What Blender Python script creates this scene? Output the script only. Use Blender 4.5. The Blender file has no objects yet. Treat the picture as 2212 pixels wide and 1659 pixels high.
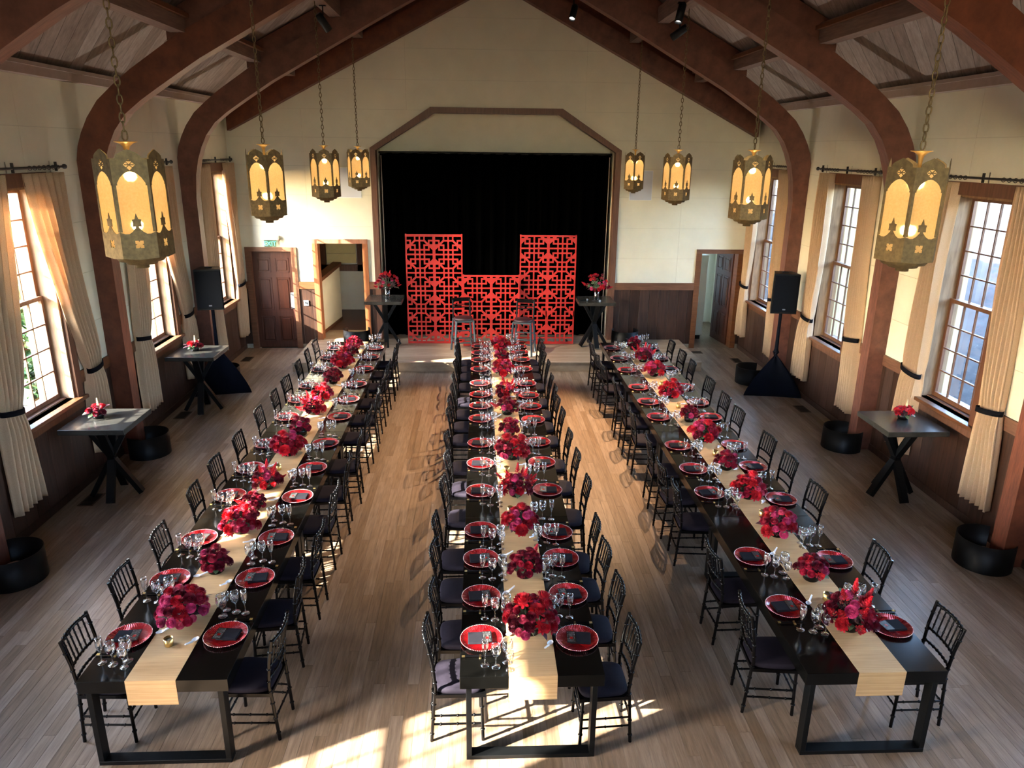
import bpy, math, random
from mathutils import Vector, Matrix, Euler
random.seed(7)
S = bpy.context.scene
COL = S.collection
PI = math.pi
R = math.radians

# ------------------------------------------------------------------ camera
cam = bpy.data.cameras.new('camera')
cam.sensor_fit = 'HORIZONTAL'; cam.sensor_width = 36.0
cam.lens = 36.0 * 1600.5 / 2212.0
cam.clip_start = 0.05; cam.clip_end = 400
cam_o = bpy.data.objects.new('camera', cam); COL.objects.link(cam_o)
yaw, pitch, roll = 0.04630, 0.30704, 0.01158
fw = Vector((math.sin(yaw)*math.cos(pitch), math.cos(yaw)*math.cos(pitch), -math.sin(pitch)))
r0 = Vector((math.cos(yaw), -math.sin(yaw), 0)); d0 = fw.cross(r0)
rr = math.cos(roll)*r0 - math.sin(roll)*d0; dd = math.sin(roll)*r0 + math.cos(roll)*d0
m = Matrix((rr, -dd, -fw)).transposed().to_4x4()
m.translation = (-0.3824, 0, 4.4067)
cam_o.matrix_world = m
S.camera = cam_o

# ------------------------------------------------------------------ exposure
S.view_settings.view_transform = 'Standard'
S.view_settings.look = 'None'
S.view_settings.exposure = 2.72
S.view_settings.gamma = 1.0
S.view_settings.use_curve_mapping = False
S.cycles.use_denoising = True
S.cycles.use_adaptive_sampling = True
S.cycles.adaptive_threshold = 0.025
S.cycles.max_bounces = 8
S.cycles.diffuse_bounces = 5
S.cycles.glossy_bounces = 4
S.cycles.transmission_bounces = 6
S.cycles.transparent_max_bounces = 16
S.cycles.sample_clamp_indirect = 6.0
S.cycles.caustics_reflective = False
S.cycles.caustics_refractive = False

# ------------------------------------------------------------------ sky and sun
SUN_EL = R(25.3); SUN_AZ = 0.48          # light travels +x, +y (slope 0.50), down
w = bpy.data.worlds.new('world'); S.world = w; w.use_nodes = True
nt = w.node_tree; nt.nodes.clear()
sky = nt.nodes.new('ShaderNodeTexSky'); sky.sky_type = 'NISHITA'
sky.sun_disc = False; sky.sun_elevation = SUN_EL; sky.sun_rotation = R(243)
sky.air_density = 1.0; sky.dust_density = 1.0; sky.ozone_density = 1.2
bg = nt.nodes.new('ShaderNodeBackground'); bg.inputs[1].default_value = 1.35
ow = nt.nodes.new('ShaderNodeOutputWorld')
nt.links.new(sky.outputs[0], bg.inputs[0]); nt.links.new(bg.outputs[0], ow.inputs[0])
sl = bpy.data.lights.new('sun', 'SUN'); sl.energy = 13.0; sl.angle = R(0.6); sl.color = (1.0, 0.93, 0.80)
so = bpy.data.objects.new('sun', sl); COL.objects.link(so)
hz = Vector((1, SUN_AZ, 0)).normalized()
sd = Vector((hz.x*math.cos(SUN_EL), hz.y*math.cos(SUN_EL), -math.sin(SUN_EL)))
so.rotation_euler = sd.to_track_quat('-Z', 'Y').to_euler()
so.location = (-30, -12, 18)

# ------------------------------------------------------------------ node materials
MATS = {}
class N:
    def __init__(s, name):
        s.m = bpy.data.materials.new(name); s.m.use_nodes = True
        s.t = s.m.node_tree; s.t.nodes.clear()
        s.out = s.t.nodes.new('ShaderNodeOutputMaterial')
        MATS[name] = s.m
    def n(s, typ, **kw):
        x = s.t.nodes.new(typ)
        for k, v in kw.items():
            if k.startswith('i_'):
                key = k[2:]; key = int(key) if key.isdigit() else key
                x.inputs[key].default_value = v
            else: setattr(x, k, v)
        return x
    def l(s, a, b): s.t.links.new(a, b)
    def coords(s, scale=(1, 1, 1), kind='Object', rot=(0, 0, 0)):
        tc = s.n('ShaderNodeTexCoord'); mp = s.n('ShaderNodeMapping')
        mp.inputs['Scale'].default_value = scale; mp.inputs['Rotation'].default_value = rot
        s.l(tc.outputs[kind], mp.inputs['Vector']); return mp.outputs[0]
    def noise(s, vec, scale=5, detail=4, rough=.55):
        x = s.n('ShaderNodeTexNoise'); x.inputs['Scale'].default_value = scale
        x.inputs['Detail'].default_value = detail; x.inputs['Roughness'].default_value = rough
        s.l(vec, x.inputs['Vector']); return x.outputs['Fac']
    def ramp(s, fac, stops):
        x = s.n('ShaderNodeValToRGB'); e = x.color_ramp.elements
        while len(e) < len(stops): e.new(.5)
        for i, (p, c) in enumerate(stops):
            e[i].position = p; e[i].color = (*c, 1) if len(c) == 3 else c
        s.l(fac, x.inputs[0]); return x.outputs[0]
    def math(s, op, a, b=None):
        x = s.n('ShaderNodeMath', operation=op)
        for i, v in enumerate((a, b)):
            if v is None: continue
            if isinstance(v, (int, float)): x.inputs[i].default_value = v
            else: s.l(v, x.inputs[i])
        return x.outputs[0]
    def mix(s, fac, a, b, typ='MIX'):
        x = s.n('ShaderNodeMix', data_type='RGBA', blend_type=typ)
        for i, v in ((0, fac), (6, a), (7, b)):
            if isinstance(v, (int, float)): x.inputs[i].default_value = v
            elif isinstance(v, tuple): x.inputs[i].default_value = (*v, 1) if len(v) == 3 else v
            else: s.l(v, x.inputs[i])
        return x.outputs[2]
    def hsv(s, col, val=None, sat=None, hue=None):
        x = s.n('ShaderNodeHueSaturation')
        if isinstance(col, tuple): x.inputs['Color'].default_value = (*col, 1)
        else: s.l(col, x.inputs['Color'])
        for k, v in (('Value', val), ('Saturation', sat), ('Hue', hue)):
            if v is None: continue
            if isinstance(v, (int, float)): x.inputs[k].default_value = v
            else: s.l(v, x.inputs[k])
        return x.outputs[0]
    def maprange(s, v, a, b, c, d):
        x = s.n('ShaderNodeMapRange'); s.l(v, x.inputs[0])
        for i, q in enumerate((a, b, c, d)): x.inputs[1+i].default_value = q
        return x.outputs[0]
    def bsdf(s, col=(.5, .5, .5), rough=.5, metal=0., spec=.5, bump=None, bstr=.2, bdist=.01, **kw):
        b = s.n('ShaderNodeBsdfPrincipled')
        for k, v in (('Base Color', col), ('Roughness', rough), ('Metallic', metal), ('Specular IOR Level', spec)):
            if isinstance(v, tuple): b.inputs[k].default_value = (*v, 1)
            elif isinstance(v, (int, float)): b.inputs[k].default_value = v
            else: s.l(v, b.inputs[k])
        for k, v in kw.items():
            kk = k.replace('_', ' ')
            if isinstance(v, tuple): b.inputs[kk].default_value = (*v, 1)
            else: b.inputs[kk].default_value = v
        if bump is not None:
            bp = s.n('ShaderNodeBump'); bp.inputs['Strength'].default_value = bstr; bp.inputs['Distance'].default_value = bdist
            s.l(bump, bp.inputs['Height']); s.l(bp.outputs[0], b.inputs['Normal'])
        s.l(b.outputs[0], s.out.inputs[0]); return b

def plain(name, col, rough=.5, metal=0., var=.12, scale=8, spec=.5, **kw):
    a = N(name); v = a.noise(a.coords(), scale, 3)
    c = a.hsv(col, val=a.maprange(v, .25, .75, 1-var, 1+var))
    a.bsdf(c, rough, metal, spec, **kw); return a.m
def wood(name, dark, light, grain=(14, 14, 1.0), rough=.45, rnd=.25, isl=False, scale=2.2, spec=.4, bstr=.08):
    a = N(name)
    if isl:
        g = a.n('ShaderNodeNewGeometry'); rv = g.outputs['Random Per Island']
    else:
        g = a.n('ShaderNodeObjectInfo'); rv = g.outputs['Random']
    tc = a.n('ShaderNodeTexCoord'); mp = a.n('ShaderNodeMapping'); mp.inputs['Scale'].default_value = grain
    a.l(tc.outputs['Object'], mp.inputs['Vector'])
    cb = a.n('ShaderNodeCombineXYZ'); k = a.math('MULTIPLY', rv, 37.0)
    for i in range(3): a.l(k, cb.inputs[i])
    ad = a.n('ShaderNodeVectorMath', operation='ADD'); a.l(mp.outputs[0], ad.inputs[0]); a.l(cb.outputs[0], ad.inputs[1])
    f = a.noise(ad.outputs[0], scale, 6, .62)
    c = a.ramp(f, [(.28, dark), (.72, light)])
    c = a.hsv(c, val=a.maprange(rv, 0, 1, 1-rnd, 1+rnd), sat=a.maprange(rv, 0, 1, 1.12, .88))
    a.bsdf(c, rough, 0, spec, bump=f, bstr=bstr, bdist=.004); return a.m

wood('floor_oak', (.176, .121, .082), (.348, .251, .174), grain=(20, 1.6, 4), rough=.36, rnd=.22, scale=2.0)
wood('floor_oak_joined', (.176, .121, .082), (.348, .251, .174), grain=(20, 1.6, 4), rough=.36, rnd=.22, isl=True, scale=2.0)
wood('stage_oak', (.24, .17, .11), (.42, .32, .22), grain=(1.6, 20, 4), rough=.4, rnd=.14, isl=True)
wood('ceiling_board', (.165, .122, .10), (.30, .237, .20), grain=(1.2, 9, 1.2), rough=.75, rnd=.18, scale=2.6, spec=.2)
wood('arch_wood', (.070, .021, .012), (.175, .057, .031), grain=(2.2, 18, 2.2), rough=.5, rnd=.05, scale=2.2)
wood('purlin_dark', (.030, .020, .015), (.06, .04, .03), grain=(14, 1.2, 14), rough=.8)
wood('purlin_wood', (.10, .058, .042), (.20, .125, .095), grain=(14, 1.2, 14), rough=.65, rnd=.1)
wood('wainscot_wood', (.018, .0085, .0055), (.060, .027, .017), grain=(10, 10, .9), rough=.42, rnd=.3, scale=2.4)
wood('rail_wood', (.085, .032, .014), (.165, .068, .031), grain=(1.5, 1.5, 14), rough=.45, rnd=.1)
wood('casing_wood', (.075, .028, .014), (.145, .058, .029), grain=(12, 12, 1.2), rough=.45, rnd=.1)
wood('jamb_wood', (.15, .085, .045), (.29, .18, .10), grain=(12, 12, 1.4), rough=.6, rnd=.1)
wood('door_casing_wood', (.17, .060, .027), (.29, .115, .052), grain=(12, 12, 1.2), rough=.45, rnd=.08)
wood('door_wood', (.045, .015, .010), (.095, .034, .021), grain=(12, 12, .9), rough=.4, rnd=.04)
wood('sash_wood', (.075, .032, .018), (.15, .07, .04), grain=(12, 12, 1.2), rough=.5, rnd=.05)
wood('grey_table_wood', (.016, .0155, .0135), (.042, .041, .037), grain=(2, 16, 2), rough=.26, rnd=.08, spec=.5)
plain('wall_paint', (.66, .63, .51), .75, var=.05, scale=2.2, spec=.25)
plain('wall_base', (.40, .375, .30), .8, var=.05)
plain('trim_paint', (.34, .255, .215), .7, var=.1)
plain('cream_exterior', (.36, .31, .16), .8, var=.05)
plain('black_lacquer', (.0022, .0022, .0025), .22, var=.15, scale=20, spec=.22)
plain('table_black', (.0022, .0022, .0020), .17, var=.3, scale=4, spec=.28)
plain('black_metal', (.0028, .0032, .0036), .45, var=.2, spec=.2)
plain('iron', (.018, .015, .014), .5, var=.2)
plain('steel_grey', (.20, .22, .24), .35, .6, var=.1)
plain('slate_metal', (.05, .065, .075), .4, .3, var=.12)
plain('black_cloth', (.003, .003, .005), .9, var=.3, scale=3, spec=.1)
plain('speaker_grille', (.0014, .0020, .0036), .7, var=.25, scale=60, spec=.1)
plain('scrim_cloth', (.0022, .0032, .0070), .85, var=.3, scale=3, spec=.1)
plain('stage_velvet', (.0007, .0007, .0007), 1.0, var=.3, scale=3, spec=.0)
plain('cushion_fabric', (.011, .0085, .016), .8, var=.15, scale=40, spec=.2)
plain('stool_leather', (.030, .010, .012), .4, var=.15)
plain('napkin_cloth', (.0085, .0085, .013), .85, var=.2, scale=30, spec=.15)
plain('porcelain', (.80, .80, .82), .15, var=.02)
plain('gold', (.75, .52, .2), .3, 1., var=.1)
plain('brass', (.15, .105, .045), .60, .45, var=.35, scale=30)
plain('brass_bright', (.70, .42, .12), .35, .6, var=.1, scale=20)
plain('white_plastic', (.75, .77, .80), .4, var=.03)
plain('screen_red', (.44, .018, .012), .45, var=.05, scale=3)
plain('blue_white_panel', (.52, .56, .66), .5, var=.02)
plain('leaf_green', (.055, .10, .045), .5, var=.3, scale=20)
plain('leaf_purple', (.055, .022, .028), .5, var=.3, scale=20)
plain('foliage', (.022, .075, .014), .6, var=.5, scale=3)
plain('tree_bark', (.10, .07, .05), .8, var=.3)
plain('roman_shade', (.55, .44, .20), .8, var=.08, scale=6)
plain('vent_metal', (.10, .062, .036), .5, .4)
plain('lens_glow', (.9, .9, .9), .3)
plain('thorn_stone', (.45, .43, .40), .9)
for nm, c in (('petal_red', (.33, .006, .018)), ('petal_scarlet', (.46, .011, .022)), ('petal_burgundy', (.13, .004, .016)),
              ('petal_pink', (.44, .035, .12)), ('petal_rose', (.52, .06, .12)), ('petal_crimson', (.25, .005, .025))):
    a = N(nm); oi = a.n('ShaderNodeObjectInfo')
    v = a.noise(a.coords(), 30, 2)
    cc = a.hsv(c, val=a.maprange(v, .25, .75, .75, 1.25)); cc = a.hsv(cc, val=a.maprange(oi.outputs['Random'], 0, 1, .8, 1.2))
    a.bsdf(cc, .55, 0, .3)
a = N('candle_cream'); a.bsdf((.85, .78, .55), .5, 0, .4)
a = N('astilbe_cream'); a.bsdf((.72, .70, .45), .7, 0, .2)
# ground outside
a = N('outside_ground'); v = a.noise(a.coords((1, 1, 1)), 1.6, 6, .65)
a.bsdf(a.ramp(v, [(.3, (.030, .031, .034)), (.7, (.070, .068, .068))]), .95, 0, .1)
# runner: bamboo weave with fine cross lines
a = N('runner_bamboo'); vv = a.coords((1, 1, 1))
f = a.noise(a.coords((1.5, 160, 160)), 1.0, 3, .6); f2 = a.noise(a.coords((3, 14, 14)), 1, 3)
c = a.ramp(f, [(.3, (.40, .245, .115)), (.7, (.57, .375, .195))]); c = a.hsv(c, val=a.maprange(f2, .3, .7, .92, 1.08))
a.bsdf(c, .6, 0, .2, bump=f, bstr=.15, bdist=.003)
# curtains
a = N('curtain_linen'); f = a.noise(a.coords((20, 20, 20)), 8, 3)
c = a.ramp(f, [(.3, (.56, .395, .245)), (.7, (.69, .51, .345))])
d = a.n('ShaderNodeBsdfDiffuse'); t = a.n('ShaderNodeBsdfTranslucent'); mx = a.n('ShaderNodeMixShader'); mx.inputs[0].default_value = .36
a.l(c, d.inputs[0]); a.l(c, t.inputs[0]); a.l(d.outputs[0], mx.inputs[1]); a.l(t.outputs[0], mx.inputs[2]); a.l(mx.outputs[0], a.out.inputs[0])
# drinking glass and window glass: thin walls
def thin_glass(name, tint, base, edge, rough=.02):
    a = N(name); tr = a.n('ShaderNodeBsdfTransparent'); tr.inputs[0].default_value = (*tint, 1)
    gl = a.n('ShaderNodeBsdfGlossy'); gl.inputs['Roughness'].default_value = rough
    lw = a.n('ShaderNodeLayerWeight'); lw.inputs[0].default_value = .35
    fac = a.maprange(lw.outputs['Facing'], 0, 1, base, edge)
    mx = a.n('ShaderNodeMixShader'); a.l(fac, mx.inputs[0]); a.l(tr.outputs[0], mx.inputs[1]); a.l(gl.outputs[0], mx.inputs[2])
    a.l(mx.outputs[0], a.out.inputs[0])
thin_glass('glassware', (.98, .985, .985), .10, .85, .045)
thin_glass('window_glass', (.97, .98, .98), .02, .35, .03)
thin_glass('vase_glass', (.80, .82, .82), .08, .6)
# amber lantern glass
a = N('amber_glass'); f = a.noise(a.coords((1, 1, 1)), 60, 3)
c = a.ramp(f, [(.3, (.80, .57, .27)), (.7, (.88, .66, .34))])
tl = a.n('ShaderNodeBsdfTranslucent'); a.l(c, tl.inputs[0]); df = a.n('ShaderNodeBsdfDiffuse'); a.l(c, df.inputs[0])
tp = a.n('ShaderNodeBsdfTransparent'); tp.inputs[0].default_value = (.95, .72, .38, 1)
rf_ = a.n('ShaderNodeBsdfRefraction'); rf_.inputs['Roughness'].default_value = .62; rf_.inputs['IOR'].default_value = 1.12; a.l(c, rf_.inputs[0])
m1 = a.n('ShaderNodeMixShader'); m1.inputs[0].default_value = .25; a.l(tl.outputs[0], m1.inputs[1]); a.l(df.outputs[0], m1.inputs[2])
m3 = a.n('ShaderNodeMixShader'); m3.inputs[0].default_value = .62; a.l(m1.outputs[0], m3.inputs[1]); a.l(rf_.outputs[0], m3.inputs[2])
m2 = a.n('ShaderNodeMixShader'); m2.inputs[0].default_value = .10; a.l(m3.outputs[0], m2.inputs[1]); a.l(tp.outputs[0], m2.inputs[2])
a.l(m2.outputs[0], a.out.inputs[0])
a = N('bulb_glow'); e = a.n('ShaderNodeEmission'); e.inputs[0].default_value = (1, .72, .38, 1); e.inputs[1].default_value = 14; a.l(e.outputs[0], a.out.inputs[0])
a = N('spot_glow'); e = a.n('ShaderNodeEmission'); e.inputs[0].default_value = (1, .93, .85, 1); e.inputs[1].default_value = 14; a.l(e.outputs[0], a.out.inputs[0])
a = N('exit_green'); e = a.n('ShaderNodeEmission'); e.inputs[0].default_value = (.10, .75, .35, 1); e.inputs[1].default_value = .9; a.l(e.outputs[0], a.out.inputs[0])
a = N('screen_led'); e = a.n('ShaderNodeEmission'); e.inputs[0].default_value = (.7, .7, .75, 1); e.inputs[1].default_value = .5; a.l(e.outputs[0], a.out.inputs[0])
# red glass charger with radial ribs
a = N('charger_red'); tc = a.n('ShaderNodeTexCoord'); sx = a.n('ShaderNodeSeparateXYZ'); a.l(tc.outputs['Object'], sx.inputs[0])
ang = a.math('ARCTAN2', sx.outputs[1], sx.outputs[0]); wv = a.math('SINE', a.math('MULTIPLY', ang, 72.0))
a.bsdf((.42, .006, .010), .20, .55, .6, bump=wv, bstr=.55, bdist=.006, Coat_Weight=.6, Coat_Roughness=.08)
a = N('charger_rim'); a.bsdf((.75, .55, .53), .2, .85, .5)
# menu card: black card with white print and a red motif
a = N('menu_card'); tc = a.n('ShaderNodeTexCoord'); mp = a.n('ShaderNodeMapping'); a.l(tc.outputs['Object'], mp.inputs[0])
mp.inputs['Scale'].default_value = (20, 260, 1)
vo = a.n('ShaderNodeTexNoise'); vo.inputs['Scale'].default_value = 1.0; vo.inputs['Detail'].default_value = 1; a.l(mp.outputs[0], vo.inputs[0])
pr0 = a.math('GREATER_THAN', vo.outputs['Fac'], .50)
sp = a.n('ShaderNodeSeparateXYZ'); a.l(tc.outputs['Object'], sp.inputs[0])
ln = a.math('GREATER_THAN', a.math('SINE', a.math('MULTIPLY', sp.outputs[0], 620.0)), .25); pr = a.math('MULTIPLY', pr0, ln)
inb = a.math('MULTIPLY', a.math('LESS_THAN', a.math('ABSOLUTE', sp.outputs[0]), .030), a.math('LESS_THAN', a.math('ABSOLUTE', sp.outputs[1]), .062))
c = a.mix(a.math('MULTIPLY', pr, inb), (.008, .008, .009), (.20, .20, .20))
red = a.math('MULTIPLY', a.math('LESS_THAN', a.math('ABSOLUTE', sp.outputs[0]), .012), a.math('LESS_THAN', a.math('ABSOLUTE', a.math('ADD', sp.outputs[1], .012)), .014))
c = a.mix(red, c, (.22, .01, .01)); a.bsdf(c, .25, 0, .5)

# ------------------------------------------------------------------ mesh helpers
class MB:
    def __init__(s): s.v = []; s.f = []; s.sm = []
    def add(s, vs, fs, smooth=False):
        o = len(s.v); s.v += [tuple(x) for x in vs]; s.f += [tuple(i+o for i in q) for q in fs]; s.sm += [smooth]*len(fs); return s
    def box(s, x0, x1, y0, y1, z0, z1):
        return s.add([(x, y, z) for x in (x0, x1) for y in (y0, y1) for z in (z0, z1)],
                     [(0, 1, 3, 2), (4, 6, 7, 5), (0, 4, 5, 1), (2, 3, 7, 6), (0, 2, 6, 4), (1, 5, 7, 3)])
    def cbox(s, c, sz, M=None, bev=0):
        h = [q/2 for q in sz]
        if bev:
            b = bev; pts = []; 
            o = MB()
            for k in range(8): pass
        vs = [Vector((x*h[0], y*h[1], z*h[2])) for x in (-1, 1) for y in (-1, 1) for z in (-1, 1)]
        if M: vs = [M @ q for q in vs]
        c = Vector(c)
        return s.add([q+c for q in vs], [(0, 1, 3, 2), (4, 6, 7, 5), (0, 4, 5, 1), (2, 3, 7, 6), (0, 2, 6, 4), (1, 5, 7, 3)])
    def bbox(s, x0, x1, y0, y1, z0, z1, b):
        # box with chamfered edges (24 verts)
        vs = []; X = (x0, x1); Y = (y0, y1); Z = (z0, z1); idx = {}
        for i in (0, 1):
            for j in (0, 1):
                for k in (0, 1):
                    sx, sy, sz = (1 if i == 0 else -1), (1 if j == 0 else -1), (1 if k == 0 else -1)
                    for a in range(3):
                        p = [X[i]+sx*b, Y[j]+sy*b, Z[k]+sz*b]; p[a] = (X[i], Y[j], Z[k])[a]
                        idx[(i, j, k, a)] = len(vs); vs.append(p)
        f = []
        for a in range(3):
            o = [q for q in range(3) if q != a]
            for side in (0, 1):
                loop = []
                for (p, q) in ((0, 0), (1, 0), (1, 1), (0, 1)):
                    c = [0, 0, 0]; c[a] = side; c[o[0]] = p; c[o[1]] = q; loop.append(idx[(*c, a)])
                f.append(tuple(loop))
        for a in range(3):
            o = [q for q in range(3) if q != a]
            for p in (0, 1):
                for q in (0, 1):
                    c0 = [0, 0, 0]; c0[o[0]] = p; c0[o[1]] = q; c1 = list(c0); c1[a] = 1
                    f.append((idx[(*c0, o[0])], idx[(*c1, o[0])], idx[(*c1, o[1])], idx[(*c0, o[1])]))
        for i in (0, 1):
            for j in (0, 1):
                for k in (0, 1): f.append((idx[(i, j, k, 0)], idx[(i, j, k, 1)], idx[(i, j, k, 2)]))
        return s.add(vs, f)
    def prism(s, poly, fn, a, b):
        # poly: 2D points; fn(u, v, t) -> 3D
        n = len(poly); vs = [fn(u, v, a) for u, v in poly] + [fn(u, v, b) for u, v in poly]
        fs = [tuple(range(n)), tuple(range(2*n-1, n-1, -1))] + [(i, (i+1) % n, n+(i+1) % n, n+i) for i in range(n)]
        return s.add(vs, fs)
    def tube(s, pts, r, n=8, caps=True, smooth=True):
        pts = [Vector(p) for p in pts]; k = len(pts); rs = r if isinstance(r, (list, tuple)) else [r]*k
        rings = []; prev = None
        for i, p in enumerate(pts):
            t = (pts[min(i+1, k-1)] - pts[max(i-1, 0)]).normalized()
            if prev is None:
                u = t.orthogonal().normalized()
            else:
                u = (prev - t*prev.dot(t)); u = u.normalized() if u.length > 1e-6 else t.orthogonal().normalized()
            prev = u; v = t.cross(u)
            rings.append([p + (u*math.cos(2*PI*j/n) + v*math.sin(2*PI*j/n))*rs[i] for j in range(n)])
        vs = [q for rg in rings for q in rg]
        fs = [(i*n+j, i*n+(j+1) % n, (i+1)*n+(j+1) % n, (i+1)*n+j) for i in range(k-1) for j in range(n)]
        s.add(vs, fs, smooth)
        if caps: s.add(rings[0], [tuple(range(n-1, -1, -1))]); s.add(rings[-1], [tuple(range(n))])
        return s
    def bar(s, p0, p1, wd, th, up=(0, 0, 1)):
        p0 = Vector(p0); p1 = Vector(p1); t = (p1-p0).normalized(); u = Vector(up).cross(t)
        u = u.normalized() if u.length > 1e-6 else Vector((1, 0, 0)); v = t.cross(u)
        vs = [p + u*a*wd/2 + v*b*th/2 for p in (p0, p1) for a, b in ((-1, -1), (1, -1), (1, 1), (-1, 1))]
        return s.add(vs, [(3, 2, 1, 0), (4, 5, 6, 7), (0, 1, 5, 4), (1, 2, 6, 5), (2, 3, 7, 6), (3, 0, 4, 7)])
    def lathe(s, prof, n=24, c=(0, 0, 0), smooth=True, a0=0, a1=2*PI):
        full = abs(a1-a0-2*PI) < 1e-6; m = n if full else n+1; vs = []
        for r, z in prof:
            for j in range(m):
                a = a0+(a1-a0)*j/n; vs.append((c[0]+r*math.cos(a), c[1]+r*math.sin(a), c[2]+z))
        fs = []
        for i in range(len(prof)-1):
            for j in range(n):
                j2 = (j+1) % m if full else j+1
                fs.append((i*m+j, i*m+j2, (i+1)*m+j2, (i+1)*m+j))
        return s.add(vs, fs, smooth)
    def grid(s, fn, nu, nv, smooth=True):
        vs = [fn(i/nu, j/nv) for i in range(nu+1) for j in range(nv+1)]
        fs = [(i*(nv+1)+j, (i+1)*(nv+1)+j, (i+1)*(nv+1)+j+1, i*(nv+1)+j+1) for i in range(nu) for j in range(nv)]
        return s.add(vs, fs, smooth)
    def sphere(s, c, r, n=10, m=6, sc=(1, 1, 1)):
        prof = [(max(1e-4, math.sin(PI*i/m))*r, -math.cos(PI*i/m)*r) for i in range(m+1)]; o = len(s.v)
        s.lathe(prof, n); s.v[o:] = [(c[0]+x*sc[0], c[1]+y*sc[1], c[2]+z*sc[2]) for x, y, z in s.v[o:]]; return s
    def mesh(s, name, mat):
        me = bpy.data.meshes.new(name); me.from_pydata(s.v, [], s.f)
        if any(s.sm): me.polygons.foreach_set('use_smooth', s.sm)
        me.materials.append(MATS[mat]); me.update(); return me
    def build(s, name, mat, parent=None, loc=None, rot=None):
        return obj(name, s.mesh(name, mat), parent, loc, rot)

def obj(name, me, parent=None, loc=None, rot=None):
    o = bpy.data.objects.new(name, me); COL.objects.link(o)
    if parent is not None: o.parent = parent
    if loc is not None: o.location = loc
    if rot is not None: o.rotation_euler = rot
    return o
def tag(o, label, cat, group=None):
    o['label'] = label; o['category'] = cat
    if group: o['group'] = group
    return o
def thing(name, label, cat, loc=(0, 0, 0), rz=0, group=None):
    o = bpy.data.objects.new(name, None); COL.objects.link(o); o.empty_display_size = .1
    o.location = loc; o.rotation_euler = (0, 0, rz)
    return tag(o, label, cat, group)
def struct(name, loc=(0, 0, 0), rz=0, label=None):
    o = bpy.data.objects.new(name, None); COL.objects.link(o); o.location = loc; o.rotation_euler = (0, 0, rz)
    o['kind'] = 'structure'
    if label: o['label'] = label
    return o
def smesh(name, mb, mat, label=None):
    o = mb.build(name, mat); o['kind'] = 'structure'
    if label: o['label'] = label
    return o
def kids(o): return [c for c in CH.get(o.name, [])]
CH = {}
def index_children():
    CH.clear()
    for q in bpy.data.objects:
        if q.parent: CH.setdefault(q.parent.name, []).append(q)
def copy_tree(o, loc, rz, label=None, group=None, parent=None):
    c = o.copy(); COL.objects.link(c); c.parent = parent
    if loc is not None: c.location = loc; c.rotation_euler = (0, 0, rz)
    if label: c['label'] = label
    if group: c['group'] = group
    for ch in kids(o):
        copy_tree(ch, None, 0, parent=c)
    return c
ORD = ['', 'first', 'second', 'third', 'fourth', 'fifth', 'sixth', 'seventh', 'eighth', 'ninth', 'tenth', 'eleventh', 'twelfth', 'thirteenth', 'fourteenth', 'fifteenth']

# ------------------------------------------------------------------ the hall
XW = 5.71; YB = 16.67; YF = -3.2; TH = .30
SL = .52; Z0 = 5.30
def zc(x): return Z0 + SL*(XW-abs(x))
WY = [-1.33, 2.09, 5.51, 8.93, 12.35, 15.68]          # window centres along both side walls
WH = .58; WZ0, WZ1 = 1.22, 3.92
AY = [.25, 3.65, 7.05, 10.47, 13.90]                   # near faces of the arches
RAIL0, RAIL1 = 1.37, 1.53
SEAM = [1.53, 2.08, 2.75, 3.42, 4.02, 4.60, 5.17, 5.76, 6.36, 6.95, 7.55, 8.30]

# floor: sub-floor slab and oak planks
fl = smesh('floor', MB().box(-XW, XW, YF, YB+.02, -.12, -.012), 'floor_oak', 'wide hall floor of greyish oak strip planks')
PW = .0952; rows = []
ncol = int(2*XW/PW); x = -XW+.002
for ci in range(ncol):
    y = 3.2 + random.uniform(-1.4, 0)
    while y < YB:
        L = random.choice((.9, 1.25, 1.6, 2.0, 2.4)); y1 = min(y+L, YB)
        if y1 > 3.3: rows.append((x, max(y, 3.2), y1))
        y += L
    x += 2*XW/ncol
pw = 2*XW/ncol
rows.sort(key=lambda q: ((q[0]+.38)**2*.35 + (.5*(q[1]+q[2]))**2) if abs(q[0]) < 4.6 and q[2] > 4.3 else 1e6)
pm = {}
for i, (x0, y0, y1) in enumerate(rows[:300]):
    L = round(y1-y0, 3)
    if L not in pm: pm[L] = MB().bbox(0, pw-.0012, 0, L-.0015, -.013, 0, .0008).mesh('plank', 'floor_oak')
    obj('plank', pm[L], fl, (x0, y0, 0))
rest = MB()
for x0, y0, y1 in rows[300:]: rest.box(x0, x0+pw-.0012, y0, y1-.0015, -.013, 0)
o = rest.build('planks', 'floor_oak_joined', fl); o['kind'] = 'stuff'
smesh('floor_balcony', MB().box(-XW, XW, YF, 1.0, 2.55, 2.75), 'floor_oak', 'balcony floor behind the viewpoint')

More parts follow.
